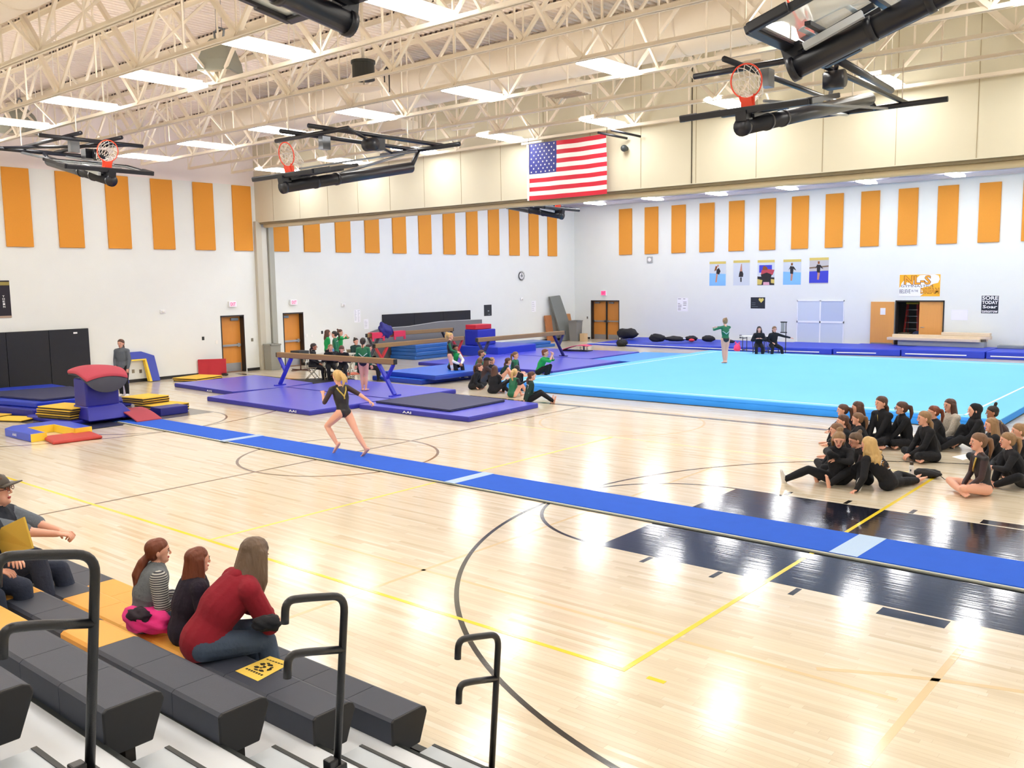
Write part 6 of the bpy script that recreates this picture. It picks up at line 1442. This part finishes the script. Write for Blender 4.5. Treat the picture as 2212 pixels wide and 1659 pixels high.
# judges at the small table
def seat(px,py,fc,s_=1,dz=1.12):
    p=at(px,py,dz); return p
JL=[('judge with glasses in a black hooded jacket seated left of the small judges table',(678,750),40,dict(glasses=True,hair='low',hm=H_DRK,skin=SKIN2,hands=((.25,.1,.62),(.25,-.1,.62)),collar=True)),
    ('blond judge in black resting her chin on her hand at the small table',(714,752),330,dict(hair='pony',hm=H_DBL,hands=((.22,.05,.98),(.32,-.12,.76)),elbows=((.3,.8,-1),(-.4,-.6,-.6)),lean=16)),
    ('judge with brown short hair and a name tag writing at the small table',(738,755),312,dict(hair='short',hm=H_BRN,hpitch=-25,lean=16,hands=((.36,.10,.74),(.36,-.10,.74)))),
    ('person with a dark bun in a dark green jacket seated right of the small table',(769,738),350,dict(hair='bun',hm=H_DRK,top=C_DGR,hands=((.3,.1,.6),(.3,-.1,.6)),straps=[('sides','white')]))]
for i,(lab,hd,fc,kw) in enumerate(JL):
    k=P_chair(**kw); k.setdefault('vox',.016)
    r=person(lab,head=hd,face=fc,s=.93,shoe=C_SHOE,**k)
    o_=r.org; folding_chair((o_[0],o_[1]),math.radians(fc),['olive metal folding chair under the judge with glasses','olive metal folding chair under the blond judge','olive metal folding chair under the writing judge','olive metal folding chair under the person with the dark bun'][i],sc=1.0)
p=at(722,768,.77); 
o=MB().box(JT.x-.2,JT.x+.1,JT.y-.12,JT.y+.12,.752,.757).build('score_sheet',m_pap); tag(o,'white score sheet on the small judges table','paper')
t=thing('water_bottle',(JT.x+.12,JT.y-.22,.752),'clear blue-labelled water bottle on the small judges table','bottle'); MB().cyl((JT.x+.12,JT.y-.22),.033,.753,.93,12).build('body',mat('bottle_blue',(110,150,206),.2),t); MB().cyl((JT.x+.12,JT.y-.22),.016,.93,.965,10).build('cap',m_white,t)
person('standing girl with long brown hair in a green tee, leftmost behind the judges',head=(708,720),face=60,s=.93,**P_stand(hands=((.22,-.02,.98),(.25,-.05,.95)),top=C_TEE,fore=SKIN,sleeve=C_TEE,pants=C_BLK,hair='long',hm=H_BRN,vox=.017,shoe=C_SHOE))
person('standing girl in a green leotard top and black trousers, middle one behind the judges',head=(722,723),face=220,s=.92,**P_stand(hands=((.2,.1,1.0),(.2,-.1,1.0)),top=C_GRN,pants=C_BLK,hair='pony',hm=H_DRK,vox=.017,shoe=C_SHOE,straps=[('yoke','white')]))
person('standing girl in a green tee fixing her hair, rightmost behind the judges',head=(735,719),face=30,s=.92,**P_stand(hands=((.26,.08,1.40),(.26,-.08,1.40)),elbows=((.6,.8,-.2),(.6,-.8,-.2)),top=C_TEE,fore=SKIN,sleeve=C_TEE,pants=C_BLK,hair='bun',hm=H_BRN,vox=.017,shoe=C_SHOE))
person('person in dark blue jacket mostly hidden behind the girl with the braid',head=(797,752),face=40,s=.9,**P_chair(top=C_NAVY,hair='short',hm=H_DRK,vox=.018,shoe=C_SHOE))
# sitting group between beam and floor carpet
GG='gymnasts sitting between the front beam and the floor carpet'
def G1(lab,hd,fc,pose,s_=.9,**k):
    k.setdefault('vox',.015); return person(lab,head=hd,face=fc,s=s_,grp=GG,**pose(**k))
G1('person in green tee with white long sleeves sitting on the upper royal blue mat',(984,753),345,P_kneesup,.98,z0=.30,hip=.1,lean=20,top=C_TEE,sleeve=C_WHT,fore=C_WHT,pants=C_BLK,shoe=C_SHOEW,skin=SKIN2,hair='short',hm=H_DRK,feet=((.55,.1,-.18),(.50,-.1,-.18)),hands=((.5,.05,.22),(.5,-.05,.22)))
G1('short haired girl in green leotard touching her face, farthest in the sitting group',(1040,764),40,P_kneesup,.92,top=C_GRN,hair='short',hm=H_BRN,hands=((.30,-.02,.72),(.4,-.06,.3)),z0=.12)
G1('small brown haired head just below the girl in green, seen from behind',(1037,780),120,P_cross,.88,hair='short',hm=H_LBR)
G1('person in black cap with long brown hair and jeans in the sitting group',(1053,781),50,P_kneesup,.92,top=C_MESH,fore=SKIN,pants=C_JEAND,hair='long',hm=H_BRN,cap=(C_BLK,C_BLK),hands=((.50,-.1,.32),(.52,-.14,.28)))
G1('blond girl in black with pulled back hair beside the black cap',(1063,780),10,P_cross,.88,hair='low',hm=H_DBL)
G1('girl in black jacket with brown tied hair cross-legged at the near left of the group',(1036,794),25,P_cross,.93,lean=24,hair='pony',hm=H_BRN,hands=((.30,.10,.08),(.30,-.15,.06)),collar=True)
G1('girl in black with very long brown hair seen from behind, bare foot to the right',(1069,799),105,P_cross,.9,lean=14,hair='long',hm=H_BRN,straps=[('sides','white')],feet=((.10,-.55,.05),(.34,-.2,.05)),knees=((.6,.2,.6),(.6,-.6,.4)))
G1('brown haired girl with bare legs hugging her knees in the sitting group',(1098,781),50,P_kneesup,.9,top=C_DGR,sleeve=SKIN,fore=SKIN,leg=SKIN,pants=C_DGR,jacket=.004,lean=26,hair='low',hm=H_BRN)
G1('girl with light brown ponytail and green chested leotard, legs folded to the right',(1114,768),10,P_cross,.94,top=C_GRN,sleeve=C_DGR,leg=SKIN,pants=C_DGR,jacket=.004,hair='pony',hm=H_LBR,feet=((.45,-.30,.06),(.55,-.1,.06)),hands=((.28,.05,.15),(.3,-.1,.15)))
G1('small dark haired head between the two ponytailed gymnasts',(1117,797),120,P_cross,.84,hair='low',hm=H_DRK)
G1('blond ponytailed girl in green leotard seen from behind beside the dark green jacket',(1112,806),100,P_kneesup,.9,top=C_GRN,sleeve=C_BLK,pants=C_GRN,leg=SKIN,jacket=.004,lean=16,hair='pony',hm=H_BLD,twist=-15,hands=((.2,.3,.5),(.12,-.42,.5)),feet=((.5,-.05,.05),(.45,-.28,.05)))
G1('girl in dark green jacket with white stripes and long brown ponytail, bare feet stretched right',(1149,813),45,P_out,.92,top=C_DGR,pants=C_BLK,hair='low',hm=H_BRN,lean=6,straps=[('yoke','white'),('backlines','white'),('sides','white')],hands=((-.1,.25,.05),(-.12,-.25,.05)),feet=((.62,-.12,.06),(.66,-.26,.06)))
G1('person in green tee squatting and filming at the corner of the floor carpet',(1178,763),20,P_kneesup,.97,z0=.05,hip=.24,lean=20,top=C_TEE,sleeve=C_TEE,fore=SKIN,pants=C_BLK,shoe=C_SHOE,hair='short',hm=H_RED,feet=((.25,.1,.05),(.25,-.1,.05)),hands=((.45,.02,.80),(.46,-.03,.78)),elbows=((.3,.8,-1),(.3,-.8,-1)),knees=((1,.2,1),(1,-.2,1)))
# far side
person('floor gymnast in green and black leotard on the far edge of the carpet',head=(1566,695),face=140,s=.95,z0=.19,**P_stand(feet=((.03,.03,.06),(-.03,-.03,.06)),toes=((1,.2,-.2),(1,0,-.2)),hands=((.34,.32,1.27),(.46,.10,1.30)),elbows=((.2,.8,-.3),(.2,-.8,-.3)),top=C_GRN,pants=C_LEO,leg=SKIN,jacket=.004,hair='bun',hm=H_DBL,straps=[('veeback','silver')],open_back=True,vox=.018,lean=2))
r=person('judge with long dark hair and a maroon scarf at the far judging table',head=(1640,712),face=300,s=.96,**P_chair(hair='long',hm=H_DRK,lean=14,hands=((.38,.1,.80),(.36,-.14,.80)),hood=C_RED,vox=.02,shoe=C_SHOE)); folding_chair((r.org[0],r.org[1]),math.radians(300),'dark folding chair behind the far judging table',(44,52,74))
r=person('seated person with glasses in black reaching to the score stand',head=(1673,712),face=315,s=.94,**P_chair(hair='pony',hm=H_LBR,glasses=True,hands=((.30,.62,.84),(.22,-.14,.66)),elbows=((-.2,.3,-1),(-.4,-.6,-.6)),feet=((.40,.26,.06),(.40,-.22,.06)),vox=.02,collar=True)); folding_chair((r.org[0],r.org[1]),math.radians(315),'dark folding chair under the person at the score stand',(44,52,74))
# the team in black
def T(lab,hd,fc,pose,s_=.93,**k):
    k.setdefault('vox',.011); return person(lab,head=hd,face=fc,s=s_,grp=TEAM,**pose(**k))
T('girl in black with a dark bow in her hair, farthest left of the team',(1820,887),212,P_kneesup,.9,hair='pony',hm=H_BRN)
T('girl in black with long brown hair, second from the left at the back',(1852,882),210,P_kneesup,.96,hair='long',hm=H_BRN)
T('girl with slicked dark hair in a black zip jacket sitting tallest of the team',(1903,872),245,P_cross,1.03,lean=6,hair='low',hm=H_BRN,collar=True,hip=.14,hyaw=-12,straps=[('zip','gold')])
T('girl with pink glasses and a dark hair bow in a black zip jacket',(1947,883),220,P_cross,.98,lean=10,hair='pony',hm=H_BRN,glasses=True,collar=True,hands=((.40,.05,.10),(.40,-.03,.10)),hyaw=-12)
T('girl with wavy brown hair in black below the girl with the dark bow',(1820,911),212,P_kneesup,.9,hair='low',hm=H_BRN)
T('girl with brown hair and a blond scrunchie in black, in the left cluster',(1852,906),205,P_kneesup,.88,hair='pony',hm=H_LBR)
T('girl with light brown hair partly hidden behind the smiling girl',(1806,931),212,P_cross,.93,hair='low',hm=H_LBR)
r=T('smiling girl with messy bun hugging herself, one leg with a white shoe stretched left',(1812,951),290,P_out,.97,lean=8,hpitch=-14,hair='messy',hm=H_DBL,hands=((.20,-.02,.42),(.16,-.0,.46)),elbows=((.3,1,.2),(-.1,-1,.5)),feet=((.35,.3,.06),(.12,-.78,.06)),knees=((.6,.6,.3),(.4,-.2,.8)),shoe=C_SHOEW,collar=True)
T('grey-blond girl in black with bare feet stretched out, talking to the curly haired girl',(1848,952),222,P_out,.93,lean=12,fore=SKIN,hair='bun',hm=H_ASH,sleeve=C_MESH,hpitch=-14,hands=((.38,.06,.18),(.38,-.06,.16)),feet=((.68,.22,.06),(.72,-.20,.06)))
r=person('girl with curly blond hair and a printed crest on her black jacket',head=(1876,963),face=165,s=1.0,grp=TEAM,hip=.11,lean=16,side=30,hyaw=10,hair='curly',hm=H_BLD,hands=((.20,.50,.035),(.34,.05,.24)),elbows=((-.4,.2,.2),(-.2,-.6,-.2)),feet=((-.06,-.78,.05),(.08,-.80,.05)),knees=((.6,-.5,.3),(.5,-.6,.3)),toes=((0,-1,.1),(.2,-1,.1)),vox=.010,handdir=((0,1,-.15),None),plen=.95)
# crest print on her back
def back_patch(r,u0,w0,w1,h,m,off,shape,par,name='crest_print'):
    mb=MB(); pts=[]
    for (a,b_) in shape:
        base=r.H+r.Tl*.26+r.Tl2*(u0+b_*h); y=w0+a*(w1-w0); rw=(.138+r.jk)*r.B; rd=(.098+r.jk)*r.B; q=base+r.Wt*y-r.fwdT*(rd*math.sqrt(max(0,1-(y/rw)**2))+off); pts.append(tuple(r.G(q)))
    mb.add(pts,[tuple(range(len(pts)))]); return mb.build(name,m,par)
oval=[(.5+.5*math.cos(a*PI/9),.5+.5*math.sin(a*PI/9)) for a in range(18)]
back_patch(r,-.06,-.10,.08,.17,m_wt,.010,oval,r.t); back_patch(r,-.045,-.085,.065,.13,mat('crest_gold',(170,120,50),.6),.013,oval,r.t); back_patch(r,.02,-.06,.05,.06,m_bk,.016,[(0,0),(.2,.9),(.4,.3),(.5,1),(.65,.3),(.85,.9),(1,0)],r.t); back_patch(r,-.03,-.06,.045,.03,mat('crest_brown',(110,60,30),.6),.016,[(0,0),(1,0),(1,1),(0,1)],r.t)
T('girl with a blond side ponytail in black sitting cross-legged before the fluffy sweater',(1996,905),222,P_cross,1.0,lean=14,hair='low',hm=H_DBL,hands=((.40,.07,.14),(.40,-.07,.13)),hyaw=-6)
T('girl with red framed glasses behind the blond side ponytail',(2016,891),215,P_kneesup,.92,hair='pony',hm=H_RED,glasses=True)
T('girl in a fluffy light grey sweater with long brown hair',(2051,877),232,P_cross,1.0,top=C_FUR,pants=C_NAVY,jacket=.02,hair='long',hm=H_BRN,lean=8)
T('girl in a black headscarf and black clothes with one leg stretched left',(2104,888),215,P_out,.97,hair='none',headcover=C_BLK,shoe=C_SHOE,lean=8,feet=((.72,.1,.06),(.40,-.2,.05)))
T('girl with a dark top bun leaning forward in a black mesh leotard with gold straps',(2143,892),208,P_cross,.95,lean=30,hair='topbun',hm=H_DRK,top=C_MESH,jacket=.006,skin=SKIN2,straps=[('yoke','gold')])
T('girl with long blond hair in black at the right of the team',(2141,919),210,P_cross,.93,hair='long',hm=H_DBL)
T('girl in a black leotard with gold trim, bare legs crossed, nearest right',(2113,956),215,P_cross,1.02,lean=6,top=C_LEO,sleeve=C_MESH,fore=C_MESH,pants=C_LEO,leg=SKIN,jacket=.004,hair='pony',hm=H_LBR,straps=[('sash','gold')],hands=((.26,.10,.12),(.24,-.08,.13)),open_back=True)
T('ponytailed girl in black resting her arm on her knee, near right edge',(2176,953),210,P_kneesup,.97,hair='pony',hm=H_DBL,lean=20,feet=((.42,.15,.05),(.35,-.12,.05)),knees=((.3,1,.5),(.3,-.2,1)))
T('girl with tied blond hair in black at the right edge of the photo',(2201,933),206,P_cross,.98,hair='low',hm=H_DBL)

# ---- spectators on the bleachers
zs=.68
def B_seat(lab,x,y,fc,s_,z,pose,**k):
    k.setdefault('vox',.0085); return person(lab,pos=(x,y),face=fc,s=s_,z0=0,hip=(z+.095)/s_,**pose(**k))
def P_b(**k): return k
W_=person('woman in a maroon hooded sweatshirt and jeans leaning forward on the bleachers',head=(549,1203),face=75,s=1.0,z0=0,hip=zs+.10,lean=36,hyaw=32,hpitch=-22,slen=1.05,feet=((.42,.12,.34),(.46,-.12,.34)),knees=((.6,.1,1),(.6,-.1,1)),hands=((.46,-.02,.88),(.42,.04,.90)),elbows=((.1,.9,-.5),(.1,-.9,-.5)),top=C_RED,pants=C_JEAN,shoe=C_SHOE,hair='long',hm=H_ASH,hood=C_RED,vox=.0085,bulk=1.13,jacket=.03,hipw=1.1)
g1=person('child in a grey vest with striped sleeves and an auburn ponytail',head=(342,1193),face=72,s=.76,z0=0,hip=(zs+.07)/.76,lean=12,hyaw=-8,bulk=1.2,feet=((.42,.1,.45),(.42,-.1,.45)),knees=((1,.1,1),(1,-.1,1)),hands=((.3,.1,1.14),(.3,-.1,1.14)),elbows=((-.6,.5,-.6),(-.5,-.6,-.8)),top=C_VEST,sleeve=C_STRIPE,pants=C_JEAND,shoe=C_SHOE,hair='lowlong',hm=H_RED,vox=.009,jacket=.03)
g2=person('child in a dark top with long auburn hair beside the woman in maroon',head=(428,1213),face=72,s=.76,z0=0,hip=(zs+.07)/.76,lean=12,hyaw=10,feet=((.42,.1,.45),(.42,-.1,.45)),knees=((1,.1,1),(1,-.1,1)),hands=((.3,.1,1.16),(.3,-.1,1.16)),elbows=((-.4,.6,-.6),(-.4,-.6,-.6)),top=C_DKP,pants=C_BLK,shoe=C_SHOE,hair='long',hm=H_RED,vox=.009,jacket=.03,bulk=1.22)
m1=person('man in a green and black cap and dark vest on the bleachers at left',head=(-10,1064),face=42,s=1.1,z0=0,hip=(zs+.11)/1.1,lean=2,hpitch=10,hyaw=4,feet=((.50,.12,.35),(.42,-.10,.52)),knees=((.6,.1,1),(.6,-.1,1)),hands=((.62,-.06,1.04),(.60,-.12,1.06)),elbows=((-.2,.6,-1),(-.2,-.6,-1)),top=C_NAVY,sleeve=C_SWT,fore=SKIN,pants=C_JEAND,shoe=C_SHOE,hair='short',hm=H_BRN,cap=(C_CAPG,C_CAPK),glasses=True,vox=.0095,jacket=.03,bulk=1.1,curl=1.3)
p=at(318,1352,.74); o=blob('winter_coat',(p.x,p.y,.79),(.21,.13,.09),mat('coat_pink',(240,52,140),.8,bump=.5,bscale=9),'bright pink coat lying on the bleacher beside the child in the grey vest','coat',11,.2)
blob('coat_lining',(p.x+.03,p.y-.06,.845),(.10,.07,.05),mat('coat_lining',(46,34,46),.8),None,None,5,.2,o)
p=at(578,1345,.95); o=blob('black_jacket',(p.x,p.y,.95),(.09,.09,.05),C_BLK,'folded black jacket on the lap of the woman in maroon','jacket',12,.15)
# neighbour holding yellow programmes
hp_=at(30,1158,-8.05,1)
n1=person('person beside the capped man, only a hand with yellow papers in view',pos=(hp_.x-.55,hp_.y-.14),face=20,s=1.02,z0=0,hip=(.93+.11)/1.02,lean=6,feet=((.42,.1,.6),(.42,-.1,.6)),knees=((1,.1,1),(1,-.1,1)),hands=((.42,.05,1.22),(.40,-.10,1.18)),elbows=((-.4,.6,-.8),(-.4,-.6,-.8)),top=C_NAVY,fore=SKIN,pants=C_JEAND,shoe=C_SHOE,hair='short',hm=H_BRN,vox=.012)
q=[at(2,1140,-8.05,1),at(50,1117,-8.05,1),at(70,1185,-8.0,1),at(4,1196,-8.0,1),at(-8,1165,-8.02,1)]
o=MB().extr([tuple(v) for v in (q[4],q[0],q[1],q[2],q[3])],(.0,.012,.0)).build('program_sheets',m_fly); tag(o,'yellow folded program sheets held up at the left edge','paper')
